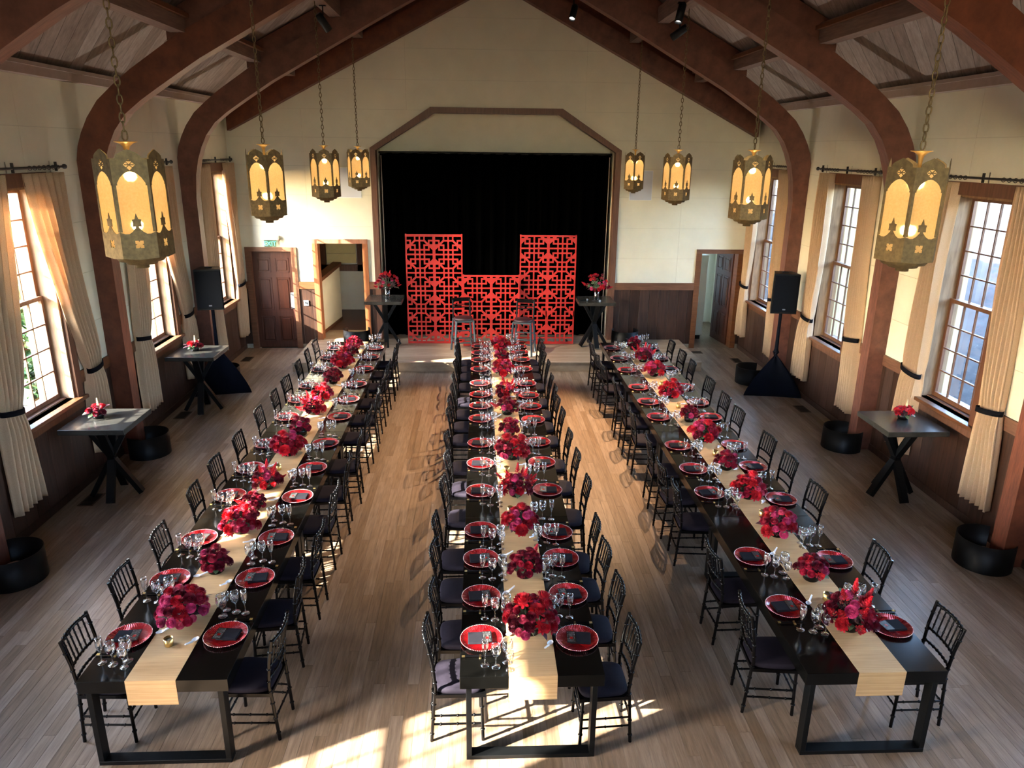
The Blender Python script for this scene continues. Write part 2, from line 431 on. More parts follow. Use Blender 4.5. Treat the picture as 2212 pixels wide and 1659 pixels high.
# side walls
def side_wall(sgn, name):
    mb = MB()
    def bx(y0, y1, z0, z1):
        a, b = sorted((sgn*XW, sgn*(XW+TH))); mb.box(a, b, y0, y1, z0, z1)
    ys = [YF] + [q for c in WY for q in (c-WH, c+WH)] + [YB+TH]
    for i in range(0, len(ys), 2): bx(ys[i], ys[i+1], -.12, Z0+.05)
    for c in WY: bx(c-WH, c+WH, -.12, WZ0); bx(c-WH, c+WH, WZ1, Z0+.05)
    wo = smesh(name, mb, 'wall_base', 'side wall of cream panels over dark wood wainscot')
    # cream panels, rows split at the real seams; openings only split under the casing
    t = .012; xs = sorted((sgn*XW, sgn*(XW-t)))
    g = .0018
    segs = [(0.0, WY[1]-WH)]
    for r in range(6):
        z0, z1 = SEAM[r], SEAM[r+1]
        cuts = []
        for c in WY:
            if z0 < WZ1: cuts.append((c-WH-.05, c+WH+.05))
        if not cuts or z0 >= WZ1: spans = [(YF, 1.2), (1.2, 4.9), (4.9, 9.3), (9.3, 13.0), (13.0, YB)]
        else:
            spans = []; a0 = YF
            for c0, c1 in cuts: spans.append((a0, c0)); a0 = c1
            spans.append((a0, YB))
        for a0, a1 in spans:
            MB().box(xs[0], xs[1], a0+(g if z0 >= WZ1 else 0), a1-(g if z0 >= WZ1 else 0), z0+g, z1-g).build('panel', 'wall_paint', wo)
        if z0 < WZ1 < z1:
            for c in WY: MB().box(xs[0], xs[1], c-WH-.05, c+WH+.05, WZ1, z1-g).build('panel', 'wall_paint', wo)
    # wainscot planks
    pwid = .235; t = .016; xs = sorted((sgn*XW, sgn*(XW-t))); y = 2.4
    cache = {}
    while y < YB-.02:
        y1 = min(y+pwid, YB); top = RAIL0
        for c in WY:
            if y1 > c-.72 and y < c+.72: top = 1.10
        key = (round(top, 2), round(y1-y, 3))
        if key not in cache: cache[key] = MB().box(xs[0], xs[1], .002, y1-y-.002, .10, top).mesh('plank', 'wainscot_wood')
        obj('plank', cache[key], wo, (0, y, 0)); y += pwid
    t = .035; xs = sorted((sgn*XW, sgn*(XW-t))); ys = [2.0]+[q for c in WY[1:] for q in (c-.71, c+.71)]+[YB]
    for i in range(1, len(ys)-1, 2):
        MB().box(xs[0], xs[1], ys[i+1] if i+1 < len(ys) else 0, ys[i+2] if i+2 < len(ys) else YB, RAIL0, RAIL1).build('rail', 'rail_wood', wo)
    return wo
wl = side_wall(-1, 'wall_left'); wr = side_wall(1, 'wall_right')
for sgn, nm in ((-1, 'baseboard_left'), (1, 'baseboard_right')):
    xs = sorted((sgn*XW, sgn*(XW-.03)))
    smesh(nm, MB().box(xs[0], xs[1], 2.4, YB, 0, .10), 'wainscot_wood', 'dark baseboard along the side wall')
k = 1
for sgn in (-1, 1):
    xs = sorted((sgn*(XW-.012), sgn*(XW-.14)))
    smesh('trim_%d' % k, MB().box(xs[0], xs[1], YF, YB, 5.17, 5.31).box(*sorted((sgn*(XW-.012), sgn*(XW-.17))), YF, YB, 5.27, 5.315), 'trim_paint', 'painted cornice where wall meets sloped ceiling'); k += 1

# end wall with stage opening (chamfered top), doorways and gable
PX = 2.60; PZ0, PZ1 = 4.36, 5.12; PXT = 1.34           # stage opening
DL = (-5.42, -4.52, 0.0, 2.20); OL = (-3.95, -2.95, .20, 2.38); DR = (4.64, 5.50, 0.0, 2.20)
def clip(poly, a, b, c):
    out = []; n = len(poly)
    for i in range(n):
        p, q = poly[i], poly[(i+1) % n]; dp = a*p[0]+b*p[1]-c; dq = a*q[0]+b*q[1]-c
        if dp >= 0: out.append(p)
        if dp*dq < 0: t = dp/(dp-dq); out.append((p[0]+(q[0]-p[0])*t, p[1]+(q[1]-p[1])*t))
    return out
def rect(x0, x1, z0, z1): return [(x0, z0), (x1, z0), (x1, z1), (x0, z1)]
def yz(u, v, t): return (u, t, v)
def wall_polys(x0, x1, z0, z1):
    """the parts of one rectangle of the end wall outside its openings and under the rake"""
    res = [rect(x0, x1, z0, z1)]
    def sub(ops, half):
        out = []
        for p in ops:
            # half: list of half planes whose intersection is the hole
            rem = p
            for (a, b, c) in half:
                o = clip(rem, -a, -b, -c)
                if len(o) > 2: out.append(o)
                rem = clip(rem, a, b, c)
                if len(rem) < 3: break
        return out
    for (a0, a1, b0, b1) in (DL, OL, DR):
        res = sub(res, [(1, 0, a0), (-1, 0, -a1), (0, 1, b0-.5), (0, -1, -b1)])
    kx = (PX-PXT); kz = (PZ1-PZ0)
    res = sub(res, [(1, 0, -PX), (-1, 0, -PX), (0, 1, -1), (0, -1, -PZ1),
                    (kz, -kx, -kz*PX-kx*PZ0), (-kz, -kx, -kz*PX-kx*PZ0)])
    out = []
    for p in res:
        for (a, b) in ((SL, -1), (-SL, -1)):
            p = clip(p, a, b, -(Z0+SL*XW)) if len(p) > 2 else p
        if len(p) > 2: out.append(p)
    return out
mb = MB()
for p in wall_polys(-XW-TH, XW+TH, -.12, 8.6): mb.prism(p, yz, YB, YB+.22)
wb = smesh('wall_back', mb, 'wall_base', 'gable end wall of cream panels around the stage')
for r in range(len(SEAM)-1):
    for (a0, a1) in ((-XW, -1.9), (-1.9, 1.88), (1.88, XW)) if SEAM[r] > 5 else ((-XW, -4.1), (-4.1, 0), (0, 4.1), (4.1, XW)):
        for p in wall_polys(a0+.0015, a1-.0015, SEAM[r]+.0018, SEAM[r+1]-.0018):
            MB().prism(p, yz, YB-.012, YB).build('panel', 'wall_paint', wb)
x = -XW
while x < XW:
    x1 = min(x+.225, XW)
    for p in wall_polys(x+.003, x1-.003, .10, RAIL0):
        MB().prism(p, yz, YB-.016, YB).build('plank', 'wainscot_wood', wb)
    x += .225
for p in wall_polys(-XW, XW, RAIL0, RAIL1):
    MB().prism(p, yz, YB-.035, YB).build('rail', 'rail_wood', wb)
# front wall behind the camera, with an opening added for fill light
mb = MB(); GX, GZ0, GZ1 = 1.5, 3.6, 5.8
for poly in ([(-XW-TH, -.12), (XW+TH, -.12), (XW+TH, GZ0), (-XW-TH, GZ0)], [(-XW-TH, GZ0), (-GX, GZ0), (-GX, GZ1), (-XW-TH, Z0-.3)], [(GX, GZ0), (XW+TH, GZ0), (XW+TH, Z0-.3), (GX, GZ1)],
             [(-GX, GZ1), (GX, GZ1), (XW+TH, Z0-.3), (XW+TH, Z0), (0, zc(0)+.2), (-XW-TH, Z0), (-XW-TH, Z0-.3)]): mb.prism(poly, yz, YF-.2, YF)
smesh('wall_front', mb, 'wall_paint', 'gable wall behind the balcony with an opening added for light')
gw = struct('window_15', label='unseen gable window added behind the balcony for fill light'); mb = MB()  # unseen window added to let in frontal fill light
for i in range(7): xx = -GX+i*(2*GX-.05)/6; mb.box(xx, xx+.05, YF-.12, YF-.06, GZ0, GZ1)
for i in range(6): zz = GZ0+i*(GZ1-GZ0-.05)/5; mb.box(-GX, GX, YF-.115, YF-.065, zz, zz+.05)
mb.build('sash', 'sash_wood', gw)

# stage opening trim
mb = MB(); tw = .13
pts_o = [(-PX-tw+.03, .2), (-PX-tw+.03, PZ0+.04), (-PXT-.06, PZ1+tw-.02), (PXT+.06, PZ1+tw-.02), (PX+tw-.03, PZ0+.04), (PX+tw-.03, .2)]
pts_i = [(-PX+.02, .2), (-PX+.02, PZ0-.01), (-PXT+.01, PZ1-.01), (PXT-.01, PZ1-.01), (PX-.02, PZ0-.01), (PX-.02, .2)]
tr = struct('trim_3', label='dark wood surround of the stage opening')
for i in range(5):
    MB().prism([pts_o[i], pts_o[i+1], pts_i[i+1], pts_i[i]], yz, YB-.05, YB+.2).build('board', 'casing_wood', tr)
# stage recess: side returns, soffit and cream infill above the drape
mb = MB().box(-PX-.1, PX+.1, 17.55, 17.7, 0, 5.4)
smesh('wall_stage', mb, 'wall_paint', 'cream wall behind the black stage drape')
mb = MB()
for sg in (-1, 1): mb.box(*sorted((sg*PX, sg*(PX+.1))), YB+.2, 17.55, 0, 4.4)
io = [(-PX-.1, PZ0), (-PXT, PZ1+.02), (PXT, PZ1+.02), (PX+.1, PZ0)]
for i in range(3):
    (a, b), (c, d) = io[i], io[i+1]
    mb.prism([(a, b), (c, d), (c, d+.1), (a, b+.1)], yz, YB+.2, 17.7)
smesh('wall_stage_returns', mb, 'wall_paint', 'cream returns of the stage recess')
MB().box(-2.3, 2.1, 17.53, 17.55, 4.5, 5.03).build('panel', 'wall_paint', bpy.data.objects['wall_stage'])

# ceiling: boards up both slopes
ce = smesh('ceiling', MB().prism([(-XW-.6, zc(XW)-.25), (0, zc(0)+.06), (XW+.6, zc(XW)-.25), (XW+.6, zc(XW)-.1), (0, zc(0)+.22), (-XW-.6, zc(XW)-.1)], yz, YF-.4, YB+.5), 'purlin_dark', 'sloped ceiling of whitewashed boards')
# diagonal sheathing boards, laid at 45 degrees to the slope
bw = .20; Lb = math.hypot(XW, SL*XW); ang = math.atan(SL); Q = math.sqrt(.5)
for sg in (-1, 1):
    es = Vector((-sg*math.cos(ang), 0, math.sin(ang))); ey = Vector((0, 1, 0)); eb = (es-ey)*Q; ec = (es+ey)*Q
    nn = eb.cross(ec); fl_ = 1 if nn.z > 0 else -1
    Mx = Matrix((eb, ec*fl_, eb.cross(ec*fl_))).transposed().to_4x4(); Mx.translation = (sg*XW, 3.0, Z0+.035)
    c0 = 0.0; YL = YB-3.0
    while c0 < (Lb+YL)*Q:
        poly = [(-20, c0+.003), (20, c0+.003), (20, c0+bw-.003), (-20, c0+bw-.003)]
        for (a, b, d) in ((Q, Q, 0), (-Q, -Q, -Lb), (-Q, Q, 0), (Q, -Q, -YL)): poly = clip(poly, a, b, d)
        if len(poly) > 2:
            if fl_ < 0: poly = [(a, -b) for a, b in poly][::-1]
            o = MB().prism(poly, lambda u, v, k: (u, v, k), -.02, 0).build('plank', 'ceiling_board', ce); o.matrix_world = Mx
        c0 += bw

# arches of laminated wood, the rafters above them, purlins
def zo(x): return 4.975 + SL*(XW-abs(x))
outer = [(-5.70, 0), (-5.70, 3.9), (-5.695, 4.2), (-5.655, 4.38), (-5.585, 4.55), (-5.48, 4.74), (-5.32, 4.95), (-5.11, 5.13), (-4.85, 5.33), (-4.5, 5.56), (-4.2, zo(4.2)), (-2, zo(2)), (0, zo(0))]
inner = [(-5.44, 0), (-5.44, 3.5), (-5.40, 3.9), (-5.335, 4.17), (-5.255, 4.38), (-5.15, 4.58), (-4.98, 4.79), (-4.76, 4.96), (-4.5, 5.13), (-4.2, 5.32), (-3.95, 5.475), (-2, zo(2)-.37), (0, zo(0)-.37)]
AT = .22
def make_arch():
    t = thing('arch_beam', 'dark laminated wood arch rising from the wall to the ridge', 'arch')
    for sg, nm in ((1, 'arch_half'), (-1, 'arch_half')):
        mb = MB()
        for i in range(len(outer)-1):
            q = [outer[i], outer[i+1], inner[i+1], inner[i]]
            mb.prism([(sg*a, b) for a, b in q], yz, 0, AT)
        mb.build(nm, 'arch_wood', t)
        mb = MB().prism([(sg*-4.35, zo(4.35)), (0, zo(0)), (0, zc(0)-.01), (sg*-4.35, zc(4.35)-.01)], yz, .04, AT-.04)
        mb.build('rafter', 'arch_wood', t)
    return t
arch0 = make_arch(); index_children()
AN = {0: 'arch over the balcony', 1: 'arch above the front ends of the tables'}
arch0.location = (0, AY[4], 0); arch0['label'] = 'dark laminated wood arch closest to the stage, beside the loudspeakers'
for yv, lb in ((AY[3], 'dark laminated wood arch second from the stage wall'), (AY[2], 'dark laminated wood arch third from the stage wall'),
               (AY[1], 'dark laminated wood arch fourth from the stage wall'), (AY[0], 'dark laminated wood arch over the balcony')):
    copy_tree(arch0, (0, yv, 0), 0, lb)
t = thing('gable_beam', 'straight two-layered dark wood rafter flat against the gable wall', 'beam', (0, 0, 0))
for sg in (-1, 1):
    zl = lambda x: 4.71+.51*(5.57-abs(x))
    MB().prism([(sg*5.58, zl(5.58)), (0, zl(0)), (0, zl(0)+.42), (sg*5.58, zl(5.58)+.42)], yz, 16.42, YB-.013).build('beam_half', 'arch_wood', t)
    MB().prism([(sg*5.58, zl(5.58)+.42), (0, zl(0)+.42), (0, zc(0)-.02), (sg*5.0, zc(5.0)-.02), (sg*5.58, zc(5.58)-.03)], yz, 16.50, YB-.013).build('upper_layer', 'arch_wood', t)
pn = {4.2: 'low purlin', 2.8: 'middle purlin carrying the lantern chains', 1.3: 'high purlin near the ridge'}
for sg in (-1, 1):
    for px in (4.2, 2.8, 1.3):
        o = struct('purlin', label='wooden roof purlin running the length of the hall')
        z1 = zo(px)+.012
        MB().box(sg*px-.10, sg*px+.10, YF, YB-.26, z1, zc(px+.10)-.005).build('timber', 'purlin_wood', o)
        xx = sg*(px-.13)
        if px == 4.2: MB().box(xx-.03, xx+.03, YF, YB-.26, z1+.17, z1+.22).build('ledge', 'casing_wood', o)

# ------------------------------------------------------------------ windows with panes
def build_window(idx, sgn, yc, glazed):
    """local: +x points outdoors, z up"""
    wo = struct('window_%d' % idx, (sgn*XW, yc, 0), 0 if sgn > 0 else PI, 'tall double-hung window of small panes in dark wood casing')
    c = .135
    for (a, b, p, q) in ((-WH-c, -WH, WZ0-.02, WZ1+.16), (WH, WH+c, WZ0-.02, WZ1+.16), (-WH, WH, WZ1, WZ1+.16)):
        MB().box(-.045, 0.0, a, b, p, q).build('casing', 'casing_wood', wo)
    MB().bbox(-.10, .10, -WH-c-.02, WH+c+.02, WZ0-.05, WZ0, .006).build('sill', 'rail_wood', wo)
    MB().box(-.03, 0, -WH-c, WH+c, WZ0-.17, WZ0-.05).build('apron', 'casing_wood', wo)
    for sd_ in (-1, 1): MB().box(.0, .30, *sorted((sd_*WH, sd_*(WH-.03))), WZ0, WZ1).build('jamb', 'jamb_wood', wo)
    MB().box(0, .30, -WH, WH, WZ1-.03, WZ1).build('jamb', 'jamb_wood', wo)
    MB().box(.10, .40, -WH, WH, WZ0-.04, WZ0+.012).build('outer_sill', 'sash_wood', wo)
    h = WH-.03; zm = .5*(WZ0+WZ1)-.02
    for (z0, z1, x0) in ((WZ0+.012, zm+.03, .17), (zm-.03, WZ1-.03, .215)):
        mb = MB(); f = .05; d = .04
        mb.box(x0, x0+d, -h, -h+f, z0, z1).box(x0, x0+d, h-f, h, z0, z1).box(x0, x0+d, -h+f, h-f, z0, z0+f+.01).box(x0, x0+d, -h+f, h-f, z1-f, z1)
        nc, nr = 4, 4; W_ = (2*h-2*f)/nc; H_ = (z1-z0-2*f-.01)/nr; mu = .018
        for i in range(1, nc): mb.box(x0+.008, x0+d-.008, -h+f+i*W_-mu/2, -h+f+i*W_+mu/2, z0+f, z1-f)
        for i in range(1, nr): mb.box(x0+.006, x0+d-.006, -h+f, h-f, z0+f+.01+i*H_-mu/2, z0+f+.01+i*H_+mu/2)
        so_ = mb.build('sash', 'sash_wood', wo)
        if glazed:
            pk = (round(H_, 4),)
            if pk not in PANES: PANES[pk] = MB().box(-.002, .002, -W_/2+mu/2, W_/2-mu/2, -H_/2+mu/2, H_/2-mu/2).mesh('pane', 'window_glass')
            for i in range(nc):
                for j in range(nr):
                    obj('pane', PANES[pk], so_, (x0+d/2, -h+f+(i+.5)*W_, z0+f+.01+(j+.5)*H_))
PANES = {}
idx = 1
for i, c in enumerate(WY):
    for sg in (-1, 1):
        build_window(idx, sg, c, i >= 3); idx += 1

# curtains and rods
def cloth(ya, yb, ta, tb, ba, bb, seed, pleats=6, zt=4.07, zk=1.53, zb=.36, spread=.8):
    rn = random.Random(seed); ph = rn.uniform(0, 6); amp = .05
    def ease(t): return t*t*(3-2*t)
    def edges(z):
        if z >= zk:
            t = (zt-z)/(zt-zk); e = t**1.5
            return ya+(ta-ya)*e, yb+(tb-yb)*e
        t = (zk-z)/(zk-zb); e = 1-(1-t)**2
        return ta+(ba-ta)*e, tb+(bb-tb)*e
    def fn(u, v):
        z = zt+(zb-zt)*v; a, b = edges(z); wdt = abs(b-a)
        y = a+(b-a)*u
        ampz = min(.062, amp*min(1.5, .55/max(wdt, .2)))
        sn = math.sin(2*PI*pleats*u+ph); x = -.085 - ampz*math.copysign(abs(sn)**.75, sn) - .012*math.sin(5*u+3*v*3+ph)
        y += .010*math.sin(2*PI*pleats*u*1.0+1.3+ph)
        pinch = math.exp(-((z-zk)/.12)**2); x = x*(1-.25*pinch) - .02*pinch
        return (x, y, z + (.008*math.sin(2*PI*pleats*u*.5+ph) if v == 1 else 0))
    return MB().grid(fn, pleats*10, 44)
def make_curtain(sgn, yc, sd_, seed, label):
    # sd_: -1 = edge of the window toward the balcony, +1 = toward the stage (world +y)
    rn = random.Random(seed); j = lambda: rn.uniform(-.03, .03)
    t = thing('curtain', label, 'curtain', (sgn*XW, yc, 0), 0, 'tan linen curtains beside the tall windows')
    if sgn < 0: q = (.20, 1.0, .82, 1.13, .74, 1.24) if sd_ > 0 else (-.97, -.15, -1.06, -.70, -1.12, -.52)
    else: q = (.44, .86, .50, .90, .46, 1.02) if sd_ > 0 else (-1.03, -.63, -1.16, -.79, -1.27, -.78)
    if yc > 15 and sd_ > 0: q = (.48, .90, .58, .92, .52, .94)
    if yc > 15 and sgn < 0 and sd_ < 0: q = (-.95, -.42, -1.06, -.66, -1.1, -.5)
    if yc < 6: q = (.50, 1.02, .72, 1.04, .70, 1.1) if sd_ > 0 else (-1.02, -.50, -1.05, -.72, -1.1, -.7)
    q = tuple(v+j()*.6 for v in q)
    mb = cloth(*q, seed)
    mb.v = [(x*sgn, y, z) for x, y, z in mb.v]
    c = mb.build('cloth', 'curtain_linen', t)
    md = c.modifiers.new('thick', 'SOLIDIFY'); md.thickness = .004
    ta, tb = q[2], q[3]; mb = MB(); n = 24; ym = .5*(ta+tb); hw = .5*(tb-ta)+.012
    def loop(r): return [(sgn*(-.105+(.075+r)*math.cos(2*PI*i/n)), ym+(hw+r)*math.sin(2*PI*i/n)) for i in range(n)]
    lo = loop(0); hi = loop(.006)
    rise = lambda y_: (.03 if sd_ > 0 else -.03)*((y_-ym)/hw)
    vs = [(x, y_, 1.50+dz+rise(y_)) for lp in (lo, hi) for dz in (0, .065) for x, y_ in lp]
    fs = []
    for i in range(n):
        i2 = (i+1) % n
        fs += [(i, i2, n+i2, n+i), (2*n+i2, 2*n+i, 3*n+i, 3*n+i2), (n+i, n+i2, 3*n+i2, 3*n+i), (i2, i, 2*n+i, 2*n+i2)]
    MB().add(vs, fs, True).build('tieback', 'black_cloth', t)
    return t
WN = {1: 'fifth window from the stage', 2: 'fourth window from the stage', 3: 'third window from the stage', 4: 'second window from the stage', 5: 'window next to the stage wall'}
for i in (1, 2, 3, 4, 5):
    for sg in (-1, 1):
        wall = 'sunlit wall' if sg < 0 else 'shaded wall'
        for sd_ in (-1, 1):
            if i == 5 and False: continue
            make_curtain(sg, WY[i], sd_, 100*i+10*sg+sd_, 'tan curtain on the %s edge of the %s, %s' % ('stage' if sd_ > 0 else 'balcony', WN[i], wall))
        o = thing('curtain_rod', 'black iron curtain rod over the %s, %s' % (WN[i], wall), 'curtain rod', (sg*XW, WY[i], 4.135), 0, 'iron curtain rods')
        e1 = .95 if i == 5 else 1.08
        MB().tube([(-sg*.085, -1.08, 0), (-sg*.085, e1, 0)], .014, 8).build('pole', 'iron', o)
        for yy in (-1.08, e1):
            MB().sphere((-sg*.085, yy, 0), .032).build('finial', 'iron', o)
        for yy in (-.92, -.02, .88):
            MB().box(*sorted((0, -sg*.10)), yy-.008, yy+.008, -.012, .012).box(*sorted((0, -sg*.012)), yy-.012, yy+.012, -.07, .07).box(*sorted((-sg*.07, -sg*.10)), yy-.007, yy+.007, -.05, .06).build('bracket', 'iron', o)
        for yy in [-.98+.1*q for q in range(7)] + [.32+.1*q for q in range(7 if i < 5 else 6)]:
            n = 10; MB().tube([(-sg*.085+.024*math.cos(2*PI*j/n), yy, -.004+.024*math.sin(2*PI*j/n)) for j in range(n+1)], .004, 5, False).build('ring', 'iron', o)

# ------------------------------------------------------------------ stage
st = smesh('floor_stage', MB().box(-4.20, 4.27, 14.74, 17.55, 0.002, .186), 'stage_oak', 'low stage platform with oak boards')
mb = MB(); y = 14.72
while y < 17.5:
    x = -4.21 + 0; 
    while x < 4.28:
        L = random.choice((1.4, 1.9, 2.4, 2.9)); x1 = min(x+L, 4.28)
        if x1-x > .05: mb.box(x, x1-.0015, y, y+.1185, .186, .2)
        x += L
    y += .12
o = mb.build('planks', 'stage_oak', st); o['kind'] = 'stuff'
# black drape: deep folds
t = thing('stage_drape', 'black velvet drape hung across the stage opening', 'drape', (0, 17.15, .2))
def dfn(u, v):
    x = -2.56+5.12*u; z = 4.10*(1-v)
    return (x, .045*math.sin(x*22)+.02*math.sin(x*47+1)+.015*math.sin(x*9)*v, z)
o = MB().grid(dfn, 420, 4).build('cloth', 'stage_velvet', t); md = o.modifiers.new('thick', 'SOLIDIFY'); md.thickness = .006
MB().tube([(-2.58, 0, 4.11), (2.58, 0, 4.11)], .025, 8).build('batten', 'black_metal', t)
for sg in (-1, 1): MB().tube([(sg*2.52, -.09, .0), (sg*2.52, -.09, 4.05)], .009, 8).build('rope', 'trim_paint', t)

# ------------------------------------------------------------------ doors and passages
def casing(name, d, yf, mat, wd=.11, label=None):
    o = struct(name, label=label)
    x0, x1, z0, z1 = d
    MB().box(x0-wd, x0+.01, yf-.04, YB+.22, z0, z1).build('jamb', mat, o)
    MB().box(x1-.01, x1+wd, yf-.04, YB+.22, z0, z1).build('jamb', mat, o)
    MB().box(x0-wd, x1+wd, yf-.04, YB+.22, z1, z1+wd-.015).build('head', mat, o)
    return o
casing('trim_4', DL, YB, 'rail_wood', label='wood door frame under the exit sign')
casing('trim_5', OL, YB, 'door_casing_wood', label='orange wood frame of the open passage beside the stage')
casing('trim_6', DR, YB, 'rail_wood', label='wood frame of the doorway with the open door')
def six_panel(name, wdt, hgt, label):
    o = struct(name, label=label)
    MB().box(0, wdt, -.02, .02, 0, hgt).build('slab', 'door_wood', o)
    cw = (wdt-.30)/2
    for cx in (.10, .20+cw):
        for (z0, z1) in ((.14, .72), (.86, 1.60), (1.72, 2.04)):
            for sy in (-1, 1):
                ys = sorted((sy*.020, sy*.030)); mb = MB()
                mb.box(cx, cx+cw, ys[0], ys[1], z0, z0+.02).box(cx, cx+cw, ys[0], ys[1], z1-.02, z1).box(cx, cx+.02, ys[0], ys[1], z0, z1).box(cx+cw-.02, cx+cw, ys[0], ys[1], z0, z1)
                mb.bbox(cx+.045, cx+cw-.045, min(0, sy*.034), max(0, sy*.034), z0+.045, z1-.045, .008)
                mb.build('panel', 'door_wood', o)
    return o
d1 = six_panel('door_1', .90, 2.19, 'brown six-panel door under the exit sign'); d1.location = (-5.42, YB+.09, .005)
MB().bbox(.79, .88, -.045, -.02, .90, 1.27, .006).build('push_plate', 'steel_grey', d1)
d2 = six_panel('door_2', .86, 2.17, 'brown six-panel door standing open'); d2.location = (5.49, YB+.25, .01); d2.rotation_euler = (0, 0, R(97))
MB().tube([(.79, -.02, 1.0), (.79, -.075, 1.0)], .012, 8).sphere((.79, -.085, 1.0), .03).build('door_knob', 'brass', d2)
# exit sign
t = thing('exit_sign', 'green lettered exit sign with white housing above the brown door', 'exit sign', (-4.95, YB-.07, 2.305))
MB().bbox(-.185, .185, -.045, .05, .15, .25, .008).build('housing', 'white_plastic', t)
MB().box(-.13, .13, -.006, .006, 0.0, .15).build('lens', 'vase_glass', t)
fc = bpy.data.curves.new('lettering', 'FONT'); fc.body = 'EXIT'; fc.size = .135; fc.align_x = 'CENTER'; fc.extrude = .002
fc.materials.append(MATS['exit_green']); ft = bpy.data.objects.new('text_source', fc); COL.objects.link(ft); bpy.context.view_layer.update()
fm = bpy.data.meshes.new_from_object(ft.evaluated_get(bpy.context.evaluated_depsgraph_get())); bpy.data.objects.remove(ft); bpy.data.curves.remove(fc)
fo = obj('lettering', fm, t, (0, -.010, .028), (PI/2, 0, 0))
MB().tube([(.19, .0, .05), (.19, .0, .16)], .006, 6).sphere((.20, -.02, .15), .02).build('test_lamp', 'casing_wood', t)
# thermostat plate
t = thing('wall_switch', 'white switch plate on dark wainscot between door and passage', 'switch', (-4.27, YB-.018, .99))
MB().bbox(-.055, .055, -.022, 0, 0, .12, .006).build('plate', 'white_plastic', t); MB().box(-.03, .035, -.026, -.02, .02, .10).build('cover', 'steel_grey', t)
for sg, xc, lb in ((-1, -3.17, 'pale blue flat panel on the gable wall on the exit-sign side'), (1, 3.17, 'pale blue flat panel on the gable wall on the open-door side')):
    t = thing('wall_panel', lb, 'panel', (xc, YB-.012, 3.37), 0, 'pale panels beside the stage')
    MB().box(-.24, .24, -.018, 0, 0, .61).build('face', 'blue_white_panel', t); 
    MB().box(-.25, .25, -.012, 0, -.01, .62).build('backing', 'white_plastic', t)
# passage beside the stage (half wall with sloped cap, shaded window beyond)
smesh('floor_passage', MB().box(-4.6, -2.7, YB+.0, 20.2, .10, .198), 'door_wood', 'passage floor beside the stage')
smesh('wall_passage', MB().box(-5.2, -2.71, 20.0, 20.2, 0, 3.4).box(-5.3, -5.1, YB+.22, 20.2, 0, 3.4).box(-2.71, -2.69, YB+.22, 20.2, 0, 3.4), 'wall_paint', 'cream walls of the passage beside the stage')
smesh('ceiling_passage', MB().box(-5.3, -2.7, YB+.22, 20.2, 3.2, 3.4), 'wall_paint', 'low ceiling of the passage')
o = struct('wall_stair', label='cream half wall with a sloped dark cap in the passage')
def hw(z0a, z0b, z1a, z1b, off0, off1):
    A = Vector((-4.06, YB+.28, 0)); B = Vector((-3.88, 18.76, 0)); n_ = Vector((B.y-A.y, -(B.x-A.x), 0)).normalized()
    vs = [P_+n_*o_+Vector((0, 0, z_)) for o_ in (off0, off1) for P_, z_ in ((A, z0a), (B, z0b), (B, z1b), (A, z1a))]
    return MB().add(vs, [(0, 1, 2, 3), (7, 6, 5, 4), (0, 4, 5, 1), (1, 5, 6, 2), (2, 6, 7, 3), (3, 7, 4, 0)])
hw(.2, .2, 1.44, 1.58, -.10, 0).build('face', 'wall_paint', o); hw(1.44, 1.58, 1.53, 1.67, -.16, .05).build('cap', 'casing_wood', o)
hw(.2, .2, .28, .28, 0, .012).build('skirting', 'casing_wood', o)
t = thing('window_shade', 'pale folded roman shade in the passage window', 'window shade', (-4.03, 19.93, 1.47))
for i in range(5): MB().bbox(-.39, .39, -.02-.012*(i % 2), .0, i*.26, i*.26+.255, .006).build('fold', 'roman_shade', t)
t = struct('window_13', (0, 0, 0), label='small passage window behind the roman shade')
for (a, b, p, q) in ((-4.60, -4.44, 1.25, 2.9), (-3.62, -3.48, 1.25, 2.9), (-4.60, -3.48, 1.25, 1.42)): MB().box(a, b, 19.95, 20.0, p, q).build('casing', 'casing_wood', t)
pl = bpy.data.lights.new('passage_light', 'POINT'); pl.energy = .25; pl.color = (1, .85, .6); pl.shadow_soft_size = .1
po = bpy.data.objects.new('passage_light', pl); COL.objects.link(po); po.location = (-3.4, 18.6, 2.9)
# room behind the open door
smesh('floor_side_room', MB().box(4.3, 5.95, YB+.0, 19.6, -.1, -.002), 'floor_oak', 'floor of the side room')
smesh('wall_side_room', MB().box(4.3, 4.45, YB+.22, 19.6, 0, 3).box(4.3, 6.0, 19.4, 19.6, 0, 3).box(5.85, 6.0, YB+.22, 17.75, 0, 3).box(5.85, 6.0, 18.75, 19.6, 0, 3).box(5.85, 6.0, 17.75, 18.75, 0, 1.35), 'wall_paint', 'cream walls of the side room')
smesh('ceiling_side_room', MB().box(4.3, 6.0, YB+.22, 19.6, 2.9, 3.0), 'wall_paint', 'ceiling of the side room')
t = thing('cabinet', 'tall pale cabinet standing in the side room', 'cabinet', (4.78, 17.75, 0))
MB().bbox(-.30, .30, -.25, .25, .10, 2.05, .01).build('body', 'wall_paint', t); MB().box(-.29, -.01, -.265, -.25, .14, 2.0).build('door', 'wall_paint', t); MB().box(.01, .29, -.265, -.25, .14, 2.0).build('door', 'wall_paint', t); MB().box(-.26, .26, -.22, .22, 0, .10).build('plinth', 'black_metal', t)
t = struct('window_14', label='small paned window in the side room')
mb = MB()
for yy in (17.75, 18.08, 18.42, 18.72): mb.box(5.86, 5.90, yy, yy+.03, 1.35, 2.6)
for zz in (1.35, 1.75, 2.15, 2.57): mb.box(5.86, 5.90, 17.75, 18.75, zz, zz+.03)
mb.build('sash', 'sash_wood', t)
